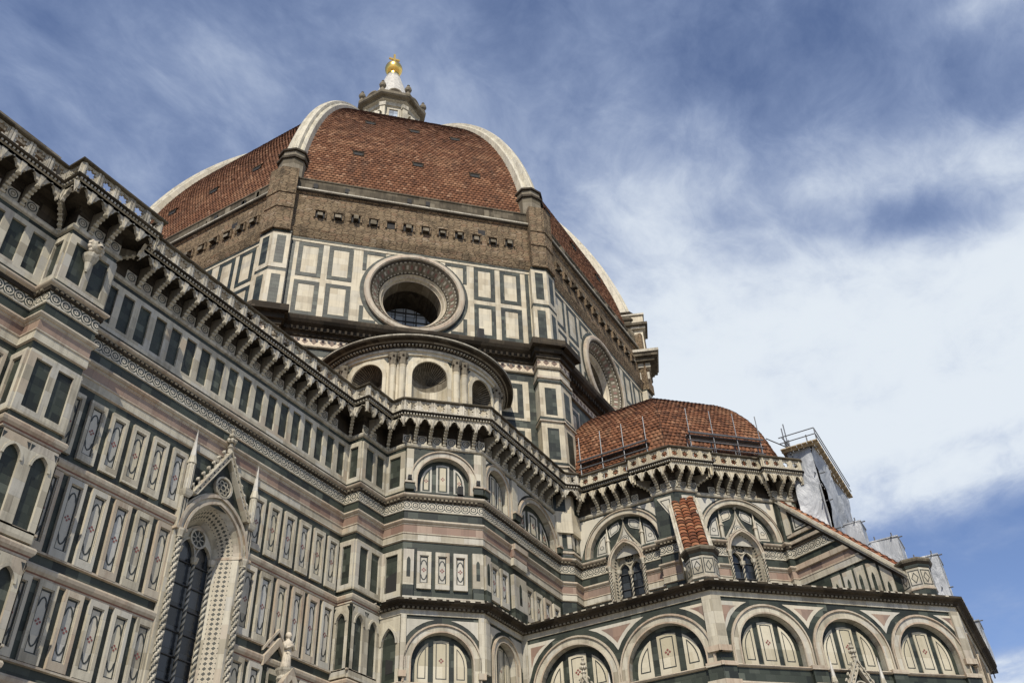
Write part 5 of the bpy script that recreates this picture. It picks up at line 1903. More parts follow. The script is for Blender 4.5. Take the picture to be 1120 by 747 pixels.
for k in PL8:
    fr = face_frame(k)
    oc = .2 if k == 0 else 0.0
    zc = 47.2
    n = 112
    mb = MB()
    ring = lambda r: [(oc + r * math.cos(2 * PI * i / n), zc + r * math.sin(2 * PI * i / n)) for i in range(n)]
    prof = [(3.84, 0, 'moulding'), (3.84, .26, 'moulding'), (3.72, .34, 'moulding'), (3.5, .36, 'moulding'), (3.40, .28, 'moulding'), (3.34, .16, 'stone_grey'), (3.22, .10, 'stone_dark'),
            (2.68, -.62, 'OCUL'), (2.60, -.66, 'stone_dark'), (2.50, -.82, 'marble_drum'), (2.42, -.86, 'moulding'), (2.30, -1.10, 'marble_drum'), (2.25, -1.12, 'moulding'), (2.2, -2.2, 'stone_grey'), (2.2, -4.5, 'stone_dark')]  # innermost tube lined dark: its deep shade is put into the colour
    for (ra, da, _), (rb, db, mt) in zip(prof[:-1], prof[1:]):
        A, B = ring(ra), ring(rb)
        for i in range(n):
            j = (i + 1) % n
            if mt == 'OCUL':
                for s0, s1, mm in ((0, .10, 'stone_mid' if i % 2 else 'marble_grey'), (.10, .30, 'stone_grey'), (.30, .66, ('stone_grey', 'oculus_red', 'stone_grey', 'marble_grey')[i % 4]), (.66, .88, 'stone_grey'), (.88, 1, 'stone_mid' if i % 2 else 'marble_grey')):
                    L_ = lambda I, s: fr.P(A[I][0] + (B[I][0] - A[I][0]) * s, A[I][1] + (B[I][1] - A[I][1]) * s, da + (db - da) * s)
                    mb.face([L_(i, s0), L_(j, s0), L_(j, s1), L_(i, s1)], mm)
            else:
                mb.face([fr.P(*A[i], da), fr.P(*A[j], da), fr.P(*B[j], db), fr.P(*B[i], db)], mt)
    oo = mb.build('oculus', CATH, label='round window in the sunlit middle face of the drum' if k == 0 else ('round window in the right face of the drum' if k == 1 else None))
    mb = MB()
    mb.face([fr.P(*q, -4.4) for q in ring(2.25)], 'oculus_glass')
    mb.build('glass', oo)
    mb = MB()
    for v in range(-2, 3):
        h = math.sqrt(max(0, 2.22 ** 2 - (v * .85) ** 2))
        mb.box(fr, oc + v * .85 - .045, oc + v * .85 + .045, zc - h, zc + h, -4.4, -4.3, 'bar_iron')
        mb.box(fr, oc - h, oc + h, zc + v * .85 - .045, zc + v * .85 + .045, -4.4, -4.303, 'bar_iron')
    mb.build('glazing_bars', oo)

# dome shell
R0, Z0, RC = 28.15, 51.57, 43.21


def rcrest(z):
    return math.sqrt(max(0, RC * RC - (z - Z0) ** 2)) - (RC - R0)


def tiled_face(mb, n0, T, prof, c, tw, th, lip, mat, u_off, seed):
    """lay single tiles course by course on one face of a dome; prof is [(apothem, z)] from the eaves up"""
    rnd = random.Random(seed)
    acc = [0.0]
    for (ra, za), (rb, zb) in zip(prof[:-1], prof[1:]):
        acc.append(acc[-1] + math.hypot(ra - rb, zb - za))

    def at(v):
        v = max(0, min(acc[-1] - 1e-6, v))
        for i in range(len(prof) - 1):
            if v <= acc[i + 1]:
                f = (v - acc[i]) / (acc[i + 1] - acc[i])
                (ra, za), (rb, zb) = prof[i], prof[i + 1]
                L = acc[i + 1] - acc[i]
                return ra + (rb - ra) * f, za + (zb - za) * f, (zb - za) / L, (ra - rb) / L
    nr = int(acc[-1] / th)
    for r in range(nr):
        v0, v1 = r * th, (r + 1) * th + .04
        a0, z0, nx0, nz0 = at(v0)
        a1, z1, nx1, nz1 = at(v1)
        h0 = a0 * T8
        j0 = int(math.floor((-h0 + u_off) / tw - (r % 2) * .5)) - 1
        j1 = int(math.ceil((h0 + u_off) / tw - (r % 2) * .5)) + 1
        for j in range(j0, j1):
            ua, ub = (j + (r % 2) * .5) * tw - u_off, (j + 1 + (r % 2) * .5) * tw - u_off
            ua, ub = max(ua, -h0), min(ub, h0)
            if ub - ua < .04:
                continue
            l0 = lip * rnd.uniform(.75, 1.2)
            l1 = rnd.uniform(-.005, .015)
            s_ = rnd.uniform(-.014, .014)
            k1 = a1 / a0
            P_ = lambda u, a, z, nx, nz, d: c + n0 * (a + nx * d) + T * u + Vector((0, 0, z + nz * d))
            um = (ua + ub) / 2
            q = [P_(ua + .012, a0, z0 + s_, nx0, nz0, l0 * .8), P_(um, a0, z0 + s_, nx0, nz0, l0 * 1.25), P_(ub - .012, a0, z0 + s_, nx0, nz0, l0 * .8),
                 P_((ub - .012) * k1, a1, z1, nx1, nz1, l1), P_(um * k1, a1, z1, nx1, nz1, l1 + .02), P_((ua + .012) * k1, a1, z1, nx1, nz1, l1)]
            w = (((j + .5 + (r % 2) * .5)) * tw, (r + .5) * th)
            uv = lambda u, v: (w[0] + (u - um) * .9 + (.5 * tw if False else 0), v)
            va, vb = r * th + .09 * th, (r + 1) * th - .02
            mb.face([q[0], q[1], q[4], q[5]], mat, [(w[0] - tw * .45, va), (w[0], va), (w[0], vb), (w[0] - tw * .45, vb)])
            mb.face([q[1], q[2], q[3], q[4]], mat, [(w[0], va), (w[0] + tw * .45, va), (w[0] + tw * .45, vb), (w[0], vb)])
            b0 = [P_(ua + .012, a0, z0 + s_, nx0, nz0, -.03), P_(ub - .012, a0, z0 + s_, nx0, nz0, -.03)]
            mb.face([b0[0], b0[1], q[2], q[1], q[0]], 'tile_edge', [(0, 0)] * 5)


plain('tile_edge', (.06, .028, .018), .9, 0, .4)
ZS = [57.6 + (90.2 - 57.6) * (i / 30.0) for i in range(31)]
mb = MB()
for k in range(8):
    a = PI + PI / 4 * (k + 1)
    n0 = Vector((math.cos(a), math.sin(a), 0))
    T = Vector((-n0.y, n0.x, 0))
    acc = 0
    if k in PL8:
        tiled_face(mb, n0, T, [((rcrest(z) - .75) * math.cos(PI / 8), z) for z in ZS], Vector((0, 0, 0)), .34, .36, .06, 'roof_tile_great', 34.0 * (k + 1), k)
        for za, zb in zip(ZS[:-1], ZS[1:]):
            ra, rb = (rcrest(za) - .75) * math.cos(PI / 8) - .08, (rcrest(zb) - .75) * math.cos(PI / 8) - .08
            mb.face([n0 * ra - T * ra * T8 + Vector((0, 0, za)), n0 * ra + T * ra * T8 + Vector((0, 0, za)), n0 * rb + T * rb * T8 + Vector((0, 0, zb)), n0 * rb - T * rb * T8 + Vector((0, 0, zb))], 'tile_edge')
        continue
    for za, zb in zip(ZS[:-1], ZS[1:]):
        ra, rb = (rcrest(za) - .75) * math.cos(PI / 8), (rcrest(zb) - .75) * math.cos(PI / 8)
        l = math.hypot(ra - rb, zb - za)
        ha, hb = ra * T8, rb * T8
        mb.face([n0 * ra - T * ha + Vector((0, 0, za)), n0 * ra + T * ha + Vector((0, 0, za)), n0 * rb + T * hb + Vector((0, 0, zb)), n0 * rb - T * hb + Vector((0, 0, zb))],
                'roof_tile_great', [(-ha + 40 * k, acc), (ha + 40 * k, acc), (hb + 40 * k, acc + l), (-hb + 40 * k, acc + l)])
        acc += l
DOME = mb.build('dome', CATH)
# little vent hatches
for k in PL8:
    a = PI + PI / 4 * (k + 1)
    n0 = Vector((math.cos(a), math.sin(a), 0))
    T = Vector((-n0.y, n0.x, 0))
    for t, z in (((-4.9, 63.4), (.3, 63.2), (5.4, 63.0), (-3.9, 71.4), (.3, 71.2), (4.2, 71.0)) if k == 0 else ((-5.2, 63.4), (0, 63.2), (5.2, 63.0))):
        z2 = z + .5
        r_, r2_ = (rcrest(z) - .75) * math.cos(PI / 8), (rcrest(z2) - .75) * math.cos(PI / 8)
        b = MB()
        P_ = lambda tt, zz, rr, dd: n0 * (rr + dd) + T * tt + Vector((0, 0, zz))
        w = .36
        b.face([P_(t - w, z, r_, .10), P_(t + w, z, r_, .10), P_(t + w, z2, r2_, .16), P_(t - w, z2, r2_, .16)], 'void')
        for s_ in (-1, 1):
            b.face([P_(t + s_ * (w + .02), z, r_, -.1), P_(t + s_ * (w + .02), z, r_, .13), P_(t + s_ * (w + .02), z2, r2_, .19), P_(t + s_ * (w + .02), z2, r2_, -.1)], 'stone_dark')
            b.face([P_(t + s_ * w, z, r_, .13), P_(t + s_ * (w + .11), z, r_, .13), P_(t + s_ * (w + .11), z2, r2_, .19), P_(t + s_ * w, z2, r2_, .19)], 'stone_dark')
        b.face([P_(t - w - .15, z2, r2_, .24), P_(t + w + .15, z2, r2_, .24), P_(t + w + .15, z2 + .5, r2_, -.3), P_(t - w - .15, z2 + .5, r2_, -.3)], 'tile_clay')
        b.face([P_(t - w - .15, z2, r2_, .24), P_(t + w + .15, z2, r2_, .24), P_(t + w + .15, z2 - .1, r2_, .22), P_(t - w - .15, z2 - .1, r2_, .22)], 'stone_dark')
        b.build('hatch', DOME)
# white ribs and their pedestals
ZR = [60.9 + (90.4 - 60.9) * (i / 34.0) for i in range(35)]
for k in range(8):
    a = PI + PI / 4 * (k + 1) - PI / 8
    n0 = Vector((math.cos(a), math.sin(a), 0))
    T = Vector((-n0.y, n0.x, 0))
    sec = [(-1.02, -1.35), (-1.02, -.42), (-.78, -.30), (-.62, -.30), (-.52, .0), (-.12, .06), (0, .0), (.12, .06), (.52, .0), (.62, -.30), (.78, -.30), (1.02, -.42), (1.02, -1.35)]
    b = MB()
    acc = 0
    for za, zb in zip(ZR[:-1], ZR[1:]):
        ta = .82 * (1 - .42 * (za - 60) / 30)
        tb = .82 * (1 - .42 * (zb - 60) / 30)
        l = math.hypot(rcrest(za) - rcrest(zb), zb - za)
        for (x0, y0), (x1, y1) in zip(sec[:-1], sec[1:]):
            # the section tilts with the curve
            def pt(x, y, z, t_):
                rr = rcrest(z) + RC - R0
                nn = Vector((n0.x * rr / RC, n0.y * rr / RC, (z - Z0) / RC))
                return n0 * rcrest(z) + T * x * t_ + Vector((0, 0, z)) + nn * y
            b.face([pt(x0, y0, za, ta), pt(x1, y1, za, ta), pt(x1, y1, zb, tb), pt(x0, y0, zb, tb)], 'rib_marble', [(x0 + 5, acc), (x1 + 5, acc), (x1 + 5, acc + l), (x0 + 5, acc + l)])
        acc += l
    rb_ = b.build('rib', DOME)
    b = MB()
    fr = Fr((n0 * 26.0).xy, T.xy)
    pr = [(58.0, 60.0, 1.18, 1.35, 'stone_grey'), (60.0, 60.25, 1.32, 1.5, 'stone_dark'), (60.25, 60.9, 1.16, 1.32, 'stone_grey'), (60.9, 61.1, 1.3, 1.48, 'stone_dark')]
    for z0, z1, w, d1, mt in pr:
        w *= .9
        pts = [(-w, -1.2), (-w, d1 - .55), (-w * .45, d1), (w * .45, d1), (w, d1 - .55), (w, -1.2)]
        V0 = [fr.P(x, z0, y) for x, y in pts]
        V1 = [fr.P(x, z1, y) for x, y in pts]
        for i in range(5):
            b.face([V0[i], V0[i + 1], V1[i + 1], V1[i]], mt)
        b.face(V1, mt)
        b.face(V0[::-1], mt)
    b.build('rib_pedestal', DOME)

# finished gallery at the south-east corner
mb = MB()
a = PI + PI / 4 * 2 + PI / 8
n0 = Vector((math.cos(a), math.sin(a), 0))
fr = Fr((n0 * 27.5).xy, (-n0.y, n0.x))
fe = face_frame(2)
for z0, z1, w, d1, mt in ((46.5, 52.0, .62, .45, 'marble_drum'), (51.6, 52.0, .8, .6, 'marble_grey'), (52.0, 52.8, .95, .75, 'marble_grey'), (52.8, 53.3, .8, .6, 'marble_drum'), (53.3, 53.8, 1.1, .95, 'marble_grey'),
                          (53.8, 54.2, 1.5, 1.4, 'stone_mid'), (54.2, 54.6, 1.8, 1.75, 'stone_mid'), (54.6, 54.9, 1.95, 1.9, 'marble_grey'), (54.9, 58.2, .75, .75, 'marble_drum'),
                          (58.2, 58.5, 1.05, 1.05, 'marble_grey'), (58.5, 58.8, 1.3, 1.3, 'stone_mid'), (58.8, 59.9, .95, .95, 'marble_drum'), (59.9, 60.1, 1.1, 1.1, 'marble_grey')):
    mb.box(fr, -w, w, z0 + .7, z1 + .7, -1.6, d1 - .3, mt, back=True)
for x in (-.4, .4):
    mb.box(fr, x - .2, x + .2, 56.1, 58.5, .45, .47, 'stone_mid')
for z0, z1, d1, mt in ((53.8, 54.6, 1.4, 'stone_mid'), (54.6, 54.9, 1.6, 'marble_grey'), (58.2, 58.8, 1.2, 'marble_grey')):
    mb.box(fe, -9.6, 9.6, z0, z1, 0, d1, mt)
for j in range(9):
    mb.box(fe, -8.6 + j * 2.05, -8.0 + j * 2.05, 54.9, 58.2, .4, 1.1, 'marble_drum')
mb.build('gallery', CATH, label='finished white stone gallery at the far right corner of the drum')

# ------------------------------------------------------------ lantern
LAN = empty('lantern', (0, 0, 0), CATH)
mb = MB()
o8 = PI / 8
mb.lathe((0, 0, 0), [(6.2, 88.6), (6.2, 90.6), (6.5, 90.7), (6.5, 91.0), (5.9, 91.0)], 'rib_marble', 8, o8)
mb.lathe((0, 0, 0), [(3.3, 90.5), (3.3, 97.5), (3.5, 97.6), (3.6, 98.1), (4.0, 98.25)], 'rib_marble', 8, o8)
mb.lathe((0, 0, 0), [(4.0, 98.25), (4.1, 98.45), (4.55, 98.55), (4.7, 98.7), (4.75, 99.1), (4.5, 99.2), (3.0, 99.4)], 'stone_grey', 8, o8)
for k in range(8):
    a = k * PI / 4 + PI / 4
    n0 = Vector((math.cos(a), math.sin(a), 0))
    fr = Fr((n0 * 3.3 * math.cos(o8)).xy, (-n0.y, n0.x))
    mb.box(fr, -.55, .55, 91.5, 96.8, 0, .02, 'oculus_glass')
    mb.frame(fr, -.75, .75, 91.3, 97.1, .2, 0, .14, 'rib_marble')
    a = k * PI / 4 + o8
    n0 = Vector((math.cos(a), math.sin(a), 0))
    fr = Fr((n0 * 3.4).xy, (-n0.y, n0.x))
    mb.box(fr, -.34, .34, 90.6, 97.6, 0, .42, 'rib_marble')
    mb.box(fr, -.44, .44, 96.9, 97.6, 0, .52, 'marble_grey')
    mb.box(fr, -.3, .3, 90.6, 93.2, .5, 2.4, 'rib_marble')
    mb.prism(Fr((n0 * 3.9 + Vector((-n0.y, n0.x, 0)) * -.25).xy, n0.xy), [(0, 93.2), (1.9, 93.2), (1.3, 94.2), (.5, 95.2), (0, 95.5)], -.25, .25, 'rib_marble')
mb.build('body', LAN)
mb = MB()
mb.lathe((0, 0, 0), [(3.0, 99.2), (3.0, 100.2), (2.75, 100.5), (2.35, 102.2), (1.9, 104.2), (1.4, 106.0), (.95, 107.4), (1.0, 107.6), (.8, 107.8)], 'spire_white', 16)
for k in range(16):
    a = k * PI / 8
    mb.tube((2.75 * math.cos(a), 2.75 * math.sin(a), 100.5), (.95 * math.cos(a), .95 * math.sin(a), 107.3), .09, 'spire_white', 5)
mb.build('cone', LAN)
for k in range(8):
    a = k * PI / 4 + o8
    b = MB()
    x, y = 4.3 * math.cos(a), 4.3 * math.sin(a)
    b.lathe((x, y, 99.15), [(.34, 0), (.34, .35), (.2, .45), (.18, .7), (.4, .9), (.48, 1.2), (.40, 1.5), (.15, 1.72), (.12, 1.9), (.2, 2.05), (0, 2.3)], 'stone_grey', 8)
    b.build('finial', LAN)
    b = MB()
    a2 = k * PI / 4
    fr = Fr((3.95 * math.cos(a2), 3.95 * math.sin(a2)), (-math.sin(a2), math.cos(a2)))
    b.prism(fr, [(-.95, 99.15), (.95, 99.15)] + semi(0, 99.35, .85, 10, 0, PI), -.25, .1, 'stone_grey')
    b.prism(fr, semi(0, 99.4, .62, 8, 0, PI), .1, .12, 'stone_dark')
    b.build('cresting', LAN)
mb = MB()
mb.lathe((0, 0, 0), [(.55, 107.6), (.62, 107.9), (.85, 108.2), (.6, 108.45)], 'gilt', 16)
mb.blob((0, 0, 109.6), 1.2, 'gilt', 24, 14)
mb.build('gilt_ball', LAN, smooth=True)
mb = MB()
fr = Fr((0, 0), (math.sin(R(130)), math.cos(R(130))))
mb.box(fr, -.14, .14, 110.7, 113.0, -.1, .1, 'gilt', back=True)
mb.box(fr, -.75, .75, 111.75, 112.03, -.104, .104, 'gilt', back=True)
mb.build('cross', LAN)

# ------------------------------------------------------------ exedra with shell niches
EC = Vector((-25.0 * S2 + .25 * S2, -25.0 * S2 - .25 * S2))
ER = 6.15
EX = Cyl(EC, ER, R(225))
mb = MB()
EXR = empty('exedra', (0, 0, 0), CATH)
hw_n = 1.13
pitch_a = R(38.2)
half = R(93)
NZ = 34.3 + 1.2
cur_t = -half * ER
niches = []
for j in range(-2, 3):
    tc = j * pitch_a * ER + R(2.2) * ER
    t0, t1 = tc - pitch_a * ER / 2, tc + pitch_a * ER / 2
    hd = semi(tc, 35.5, hw_n, 16)
    full = mb.opening(EX, t0, t1, 30.0, 37.05, hd, 0, .02, 'marble_drum', nsub=6)
    mb.band(EX, [(tc - hw_n, 30.5)] + hd + [(tc + hw_n, 30.5)], [(tc - hw_n - .24, 30.5)] + semi(tc, 35.5, hw_n + .24, 16) + [(tc + hw_n + .24, 30.5)], 0, .10, 'marble_drum')
    niches.append(tc)
    # dark triangles in the spandrels
    for sg in (-1, 1):
        x = tc + sg * 1.42
        mb.face([EX.P(x - sg * .30, 36.92, .01), EX.P(x, 36.92, .01), EX.P(x, 36.5, .01)], 'marble_green')
        mb.box(EX, tc + sg * 1.30 - .07, tc + sg * 1.30 + .07, 34.25, 34.42, 0, .02, 'void')
sweepT = [(-half + 2 * half * i / 60) * ER for i in range(61)]
prof = [(0.0, 37.0, 'marble_drum'), (.12, 37.02, 'marble_drum'), (.12, 37.22, 'marble_drum'), (.22, 37.26, 'marble_drum'), (.26, 37.42, 'marble_grey'), (.20, 37.46, 'stone_dark'), (.24, 37.62, 'stone_dark'),
        (.55, 37.72, 'stone_dark'), (.62, 37.8, 'stone_grey'), (.9, 37.86, 'stone_dark'), (.98, 37.95, 'stone_mid'), (1.0, 38.04, 'marble_grey'), (.9, 38.10, 'stone_mid')]
for (da, za, _), (db, zb, mt) in zip(prof[:-1], prof[1:]):
    for a, b in zip(sweepT[:-1], sweepT[1:]):
        mb.face([EX.P(a, za, da), EX.P(b, za, da), EX.P(b, zb, db), EX.P(a, zb, db)], mt)
t = -half * ER
while t < half * ER:
    mb.box(EX, t, t + .11, 37.6, 37.72, .24, .42, 'marble_white')
    t += .22
mb.build('wall', EXR)
for tc in niches:
    b = MB()
    m = 12
    # cylinder below the spring, fluted half dome above
    for q in range(m):
        f0, f1 = PI * q / m, PI * (q + 1) / m
        p = lambda f, z: EX.P(tc - hw_n * math.cos(f), z, -hw_n * .95 * math.sin(f))
        b.face([p(f0, 30.5), p(f1, 30.5), p(f1, 35.0), p(f0, 35.0)], 'marble_drum')
        b.face([p(f0, 35.0), p(f1, 35.0), p(f1, 35.5), p(f0, 35.5)], 'stone_grey')
    nf, nr = 44, 7
    for q in range(nf):
        th0, th1 = PI * q / nf, PI * (q + 1) / nf
        for v in range(nr):
            al0, al1 = PI / 2 * v / nr, PI / 2 * (v + 1) / nr

            def sp(th, al, i):
                k = 1.0 + (.035 if i % 2 else -.02) * (math.cos(al) ** .5 if al < PI / 2 - .01 else 0)
                x = hw_n * math.cos(al) * math.cos(th)
                z = hw_n * math.cos(al) * math.sin(th)
                return EX.P(tc - x, 35.5 + z, -hw_n * .95 * math.sin(al) * k)
            b.face([sp(th0, al0, q), sp(th1, al0, q + 1), sp(th1, al1, q + 1), sp(th0, al1, q)], 'stone_grey' if q % 2 else 'stone_dark')
    b.build('shell_niche', EXR)
for j in range(-3, 3):
    tm = (j + .5) * pitch_a * ER + R(2.2) * ER
    for sg in (-1, 1):
        b = MB()
        t = tm + sg * .30
        if abs(t) > half * ER:
            continue
        p = EX.P(t, 0, .06)
        b.lathe((p.x, p.y, 0), [(.30, 30.4), (.30, 30.8), (.23, 30.9), (.225, 36.2), (.25, 36.24)], 'marble_drum', 12)
        b.lathe((p.x, p.y, 0), [(.24, 36.24), (.27, 36.4), (.24, 36.44), (.32, 36.7), (.27, 36.74), (.36, 36.98), (.38, 37.05)], 'stone_grey', 10)
        for w in range(8):
            a = w * PI / 4
            b.blob((p.x + .29 * math.cos(a), p.y + .29 * math.sin(a), 36.66 + .16 * (w % 2)), .09, 'stone_dark', 5, 4)
        b.build('half_column', EXR)
b = MB()
for a, c in zip(sweepT[:-1], sweepT[1:]):
    A, B_ = EX.P(a, 38.16, .95), EX.P(c, 38.16, .95)
    n_ = 4
    for v in range(n_):
        f0, f1 = v / n_, (v + 1) / n_
        apex = Vector((EC.x, EC.y, 41.6))
        L_ = lambda p, f: p + (apex - p) * f
        b.face([L_(A, f0), L_(B_, f0), L_(B_, f1), L_(A, f1)], 'stone_dark')
b.build('roof', EXR)

# ------------------------------------------------------------ tribune dome
TC = Vector((0, -28.9, 0))
mb = MB()
TZ = [(10.55 * math.cos(PI / 2 * i / 16), 31.6 + 9.85 * math.sin(PI / 2 * i / 16) ** 1.0) for i in range(17)]
for k in range(8):
    a = PI + PI / 4 * (k + 1)
    n0 = Vector((math.cos(a), math.sin(a), 0))
    T = Vector((-n0.y, n0.x, 0))
    acc = 0
    if k in PL8:
        tiled_face(mb, n0, T, [(r_ * math.cos(PI / 8), z_) for r_, z_ in TZ[:-1]], TC, .31, .33, .06, 'roof_tile_small', 31.0 * (k + 1), 20 + k)
        for (ra, za), (rb, zb) in zip(TZ[:-1], TZ[1:]):
            a_, b_ = ra * math.cos(PI / 8) - .03, rb * math.cos(PI / 8) - .03
            mb.face([TC + n0 * a_ - T * a_ * T8 + Vector((0, 0, za)), TC + n0 * a_ + T * a_ * T8 + Vector((0, 0, za)), TC + n0 * b_ + T * b_ * T8 + Vector((0, 0, zb)), TC + n0 * b_ - T * b_ * T8 + Vector((0, 0, zb))], 'tile_edge')
        continue
    for (ra, za), (rb, zb) in zip(TZ[:-1], TZ[1:]):
        l = math.hypot(ra - rb, zb - za)
        a_, b_ = ra * math.cos(PI / 8), rb * math.cos(PI / 8)
        q = [TC + n0 * a_ - T * a_ * T8 + Vector((0, 0, za)), TC + n0 * a_ + T * a_ * T8 + Vector((0, 0, za)), TC + n0 * b_ + T * b_ * T8 + Vector((0, 0, zb)), TC + n0 * b_ - T * b_ * T8 + Vector((0, 0, zb))]
        mb.face(q, 'roof_tile_small', [(-a_ * T8 + 30 * k, acc), (a_ * T8 + 30 * k, acc), (b_ * T8 + 30 * k, acc + l), (-b_ * T8 + 30 * k, acc + l)])
        acc += l
mb.face([(-11, -25.5, 31.05), (-11, -32, 31.05), (-4, -40, 31.05), (4, -40, 31.05), (11, -32, 31.05), (11, -25.5, 31.05)], 'lead')
mb.build('tribune_dome', CATH, label='small red tiled dome over the tribune')
# flat terrace between the drum and the balcony
mb = MB()
mb.face([(-27, -20.5, 31.05), (-23.5, -21.5, 31.05), (-20.5, -25.8, 31.05), (-11, -26, 31.05), (-9, -18, 31.05), (-22, -8, 31.05)], 'lead')
mb.build('terrace', CATH)

# ================================================================== SCAFFOLDING
def crumple(mb, fr, t0, t1, z0, z1, amp, seed, mat='sheeting', nu=None, nv=None):
    amp = amp * 1.35
    """loose sheeting hung on a frame, sagging between its ties"""
    rnd = random.Random(seed)
    nu = nu or max(4, int((t1 - t0) / .35))
    nv = nv or max(4, int((z1 - z0) / .35))
    ph = [(rnd.uniform(.6, 2.2), rnd.uniform(.4, 1.8), rnd.uniform(0, 6.28), rnd.uniform(.4, 1)) for _ in range(7)]
    D = []
    for i in range(nu + 1):
        row = []
        for j in range(nv + 1):
            u, v = i / nu, j / nv
            x, z = t0 + (t1 - t0) * u, z0 + (z1 - z0) * v
            d = sum(a * math.sin(fx * x + fz * z * (1 if k % 2 else -1) + p) for k, (fx, fz, p, a) in enumerate(ph)) / 4
            d += rnd.uniform(-.12, .12)
            bay = abs(math.sin(v * PI * max(1, round((z1 - z0) / 2))))
            row.append(fr.P(x, z, amp * d * (.35 + .65 * bay)))
        D.append(row)
    for i in range(nu):
        for j in range(nv):
            mb.face([D[i][j], D[i + 1][j], D[i + 1][j + 1], D[i][j + 1]], mat)


def scaffold(x0, x1, y0, y1, z0, z1, label, deck=False, lid=True, seed=1, amp=.22, over=.0):
    """sheeted scaffold: x0 west, y0 south"""
    root = tag(empty('scaffold_tower', (x0, y0, z0)), label, 'scaffold', 'sheeted scaffold towers on the tribune')
    L = Vector((x0, y0, z0))

    def fin(mb, nm, smooth=False):
        mb.v = [tuple(Vector(v) - L) for v in mb.v]
        return mb.build(nm, root, smooth)
    for k, (fr, a, b) in enumerate(((Fr((x0, y1), (0, -1)), 0, y1 - y0 - (.22 if deck else 0)), (Fr((x0, y0), (1, 0)), 0, x1 - x0), (Fr((x1, y0), (0, 1)), 0, y1 - y0), (Fr((x1, y1), (-1, 0)), 0, x1 - x0))):
        mb = MB()
        crumple(mb, fr, a, b, z0 + over, z1, amp, seed * 10 + k)
        fin(mb, 'sheet', True)
    if lid:
        mb = MB()
        mb.box(Fr((x0, y0), (1, 0)), -.05, x1 - x0 + .05, z1 - .02, z1 + .06, -(y1 - y0) - .05, .05, 'sheeting', back=True)
        fin(mb, 'lid')
    nx = max(1, round((x1 - x0) / 2))
    for i in range(nx + 1):
        for y in (y0, y1):
            if i not in (0, nx) and y == y1:
                continue
            mb = MB()
            x = x0 + (x1 - x0) * i / nx
            mb.tube((x + (.12 if i == 0 else -.12 if i == nx else 0), y + .3 if y == y0 else y - .3, z0 - .3), (x + (.12 if i == 0 else -.12 if i == nx else 0), y + .3 if y == y0 else y - .3, z1 + (1.0 if deck else .35)), .045, 'scaffold_steel', 6)
            fin(mb, 'pole')
    nl = max(1, round((z1 - z0) / 2))
    for j in range(1, nl + 1):
        z = z0 + (z1 - z0) * j / nl
        mb = MB()
        mb.tube((x0 - .2, y0 + .34, z), (x1 + .25, y0 + .34, z), .04, 'scaffold_steel', 6)
        fin(mb, 'ledger')
        mb = MB()
        mb.tube((x0 + .34, y0 - .25, z + .06), (x0 + .34, y1 + .2, z + .06), .04, 'scaffold_steel', 6)
        fin(mb, 'ledger')
    if deck:
        mb = MB()
        fr = Fr((x0, y0), (1, 0))
        n = 7
        w = (y1 - y0 + .7) / n
        for k in range(n):
            a = -(y1 - y0) - .25 + k * w
            mb.box(fr, -.55, x1 - x0 + .3, z1 + .06 + .012 * (k % 2), z1 + .12 + .012 * (k % 2), a, a + w - .03, 'plank', back=True)
        for k in range(12):
            x = -.3 + k * (x1 - x0) / 11
            mb.box(fr, x, x + .09, z1 - .06, z1 + .058, -(y1 - y0) - .25, .45, 'plank', back=True)
        fin(mb, 'deck')
        for z in (z1 + .55, z1 + 1.0):
            mb = MB()
            mb.tube((x0 - .5, y0 - .4, z), (x1 + .3, y0 - .4, z), .035, 'scaffold_steel', 6)
            mb.tube((x0 - .5, y0 - .4, z), (x0 - .5, y1 + .2, z), .035, 'scaffold_steel', 6)
            mb.tube((x0 - .5, y0 - .4, z1), (x0 - .5, y0 - .4, z), .035, 'scaffold_steel', 6)
            fin(mb, 'guard_rail')
    return root


scaffold(-4.4, 4.4, -41.3, -39.5, 20.9, 32.75, 'tallest white sheeted scaffold tower, with a plank deck on top, behind the sloping tiled spur', deck=True, lid=False, seed=3, amp=.35)
scaffold(-4.0, -2.5, -42.75, -41.75, 24.9, 27.0, 'small white sheeted scaffold box at the foot of the tall sheeted tower', seed=5, amp=.1)
scaffold(-4.4, -2.3, -44.6, -43.0, 22.6, 25.3, 'white sheeted scaffold box with a pole standing up, between the tall tower and the turret', seed=6, amp=.12)
scaffold(-2.5, -.6, -46.3, -44.7, 20.3, 24.4, 'white sheeted scaffold right beside the octagonal turret with lozenge panels', seed=7, amp=.14)
scaffold(6.2, 8.2, -46.9, -45.6, 20.0, 22.9, 'small white sheeted scaffold tip far right behind the chapel cornice', seed=8, amp=.1)


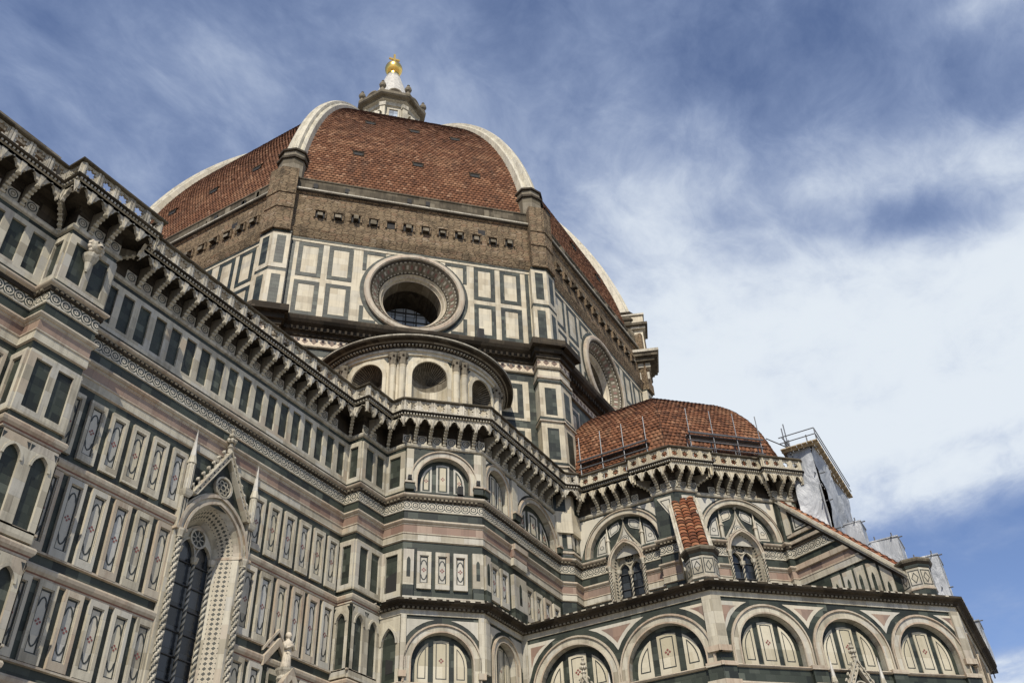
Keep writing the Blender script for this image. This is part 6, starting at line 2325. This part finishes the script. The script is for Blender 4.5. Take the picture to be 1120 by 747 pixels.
def dome_rail(fr, t0, t1, label, step=1.72):
    root = tag(empty('guard_scaffold', fr.P((t0 + t1) / 2, 31.06)), label, 'scaffold', 'tube guard rails on the small dome')
    L = Vector(root.location)

    def fin(mb, nm):
        mb.v = [tuple(Vector(v) - L) for v in mb.v]
        mb.build(nm, root)
    for z, r_, d in ((33.55, .07, 0), (33.42, .045, -.5), (33.0, .05, -.1), (32.45, .04, 0)):
        mb = MB()
        mb.tube(fr.P(t0, z, d), fr.P(t1, z, d), r_, 'scaffold_steel', 7)
        fin(mb, 'rail')
    mb = MB()
    mb.box(fr, t0, t1, 33.42, 33.46, -.62, -.12, 'scaffold_steel', back=True)
    fin(mb, 'walkway')
    n = max(1, round((t1 - t0) / step))
    for k in range(n + 1):
        t = t0 + .15 + (t1 - t0 - .3) * k / n
        for d, z1 in ((-.12, 35.5), (-.62, 33.7)):
            mb = MB()
            mb.tube(fr.P(t, 31.06, d), fr.P(t, z1, d), .035, 'scaffold_steel', 6)
            fin(mb, 'pole')
        mb = MB()
        mb.tube(fr.P(t, 31.3, -.62), fr.P(t, 33.4, -.1), .03, 'scaffold_steel', 6)
        fin(mb, 'brace')


dome_rail(Fr((-10.05, 0), (0, -1)), 26.7, 31.9, 'grey tube guard rail along the left face of the small tiled dome')
dome_rail(Fr((-22.0, -22.0), SWD), 17.75, 23.2, 'grey tube guard rail along the right face of the small tiled dome')
# bundle of clamped tubes at the right end of the parapet
root = tag(empty('tube_bundle', (-3.2, -39.6, 31.06)), 'bundle of clamped scaffold tubes standing at the right end of the small dome parapet', 'scaffold')
for k in range(9):
    mb = MB()
    rnd = random.Random(k)
    a = Vector((rnd.uniform(-.5, .5), rnd.uniform(-.3, .3), 0))
    b = Vector((rnd.uniform(-.6, .6), rnd.uniform(-.3, .3), rnd.uniform(2.2, 2.8))) if k > 2 else a + Vector((.1, 0, (4.9, 4.2, 3.6)[k]))
    mb.tube(a, b, .04, 'scaffold_steel', 6)
    mb.build('pole', root)
for k in range(4):
    mb = MB()
    z = 1.5 + k * .42
    mb.tube((-1.5, -.2 + .1 * k, z), (1.2, .2 - .1 * k, z + .15), .038, 'scaffold_steel', 6)
    mb.build('ledger', root)
mb = MB()
mb.tube((-.2, 0, 2.55), (-2.2, 1.0, 2.65), .04, 'scaffold_steel', 6)
mb.build('ledger', root)


# ================================================================== SMALL FITTINGS
def floodlight(pos, az, w, h, label):
    mb = MB()
    fr = Fr((0, 0), (-math.sin(az), math.cos(az)))
    mb.box(fr, -w / 2, w / 2, .12, .12 + h, -.14, .14, 'lamp_black', back=True)
    mb.box(fr, -w * .42, w * .42, .16, .08 + h, .14, .15, 'void')
    mb.box(fr, -w * .6, -w * .52, 0, h * .7, -.03, .03, 'lamp_black', back=True)
    mb.box(fr, w * .52, w * .6, 0, h * .7, -.03, .03, 'lamp_black', back=True)
    mb.box(fr, -w * .6, w * .6, -.0, .04, -.05, .05, 'lamp_black', back=True)
    o = mb.build('floodlight')
    o.location = pos
    return tag(o, label, 'floodlight', 'black floodlights on the ledges')


AZSW = R(225)
fd = face_frame(0)
floodlight(fd.P(5.15, 43.3, .5), AZSW, .5, .85, 'black floodlight on the dark drum ledge right of the big round window')
floodlight(FSW.P(2.05, 26.3, .14), AZSW, .30, .5, 'black floodlight on the sill under the blind arch below the shell niches')
floodlight(FSW.P(-.83, 26.96, .2), AZSW, .2, .26, 'small black floodlight on the left pilaster base of that blind arch')
floodlight(FSW.P(3.08, 26.96, .2), AZSW, .2, .26, 'small black floodlight on the right pilaster base of that blind arch')
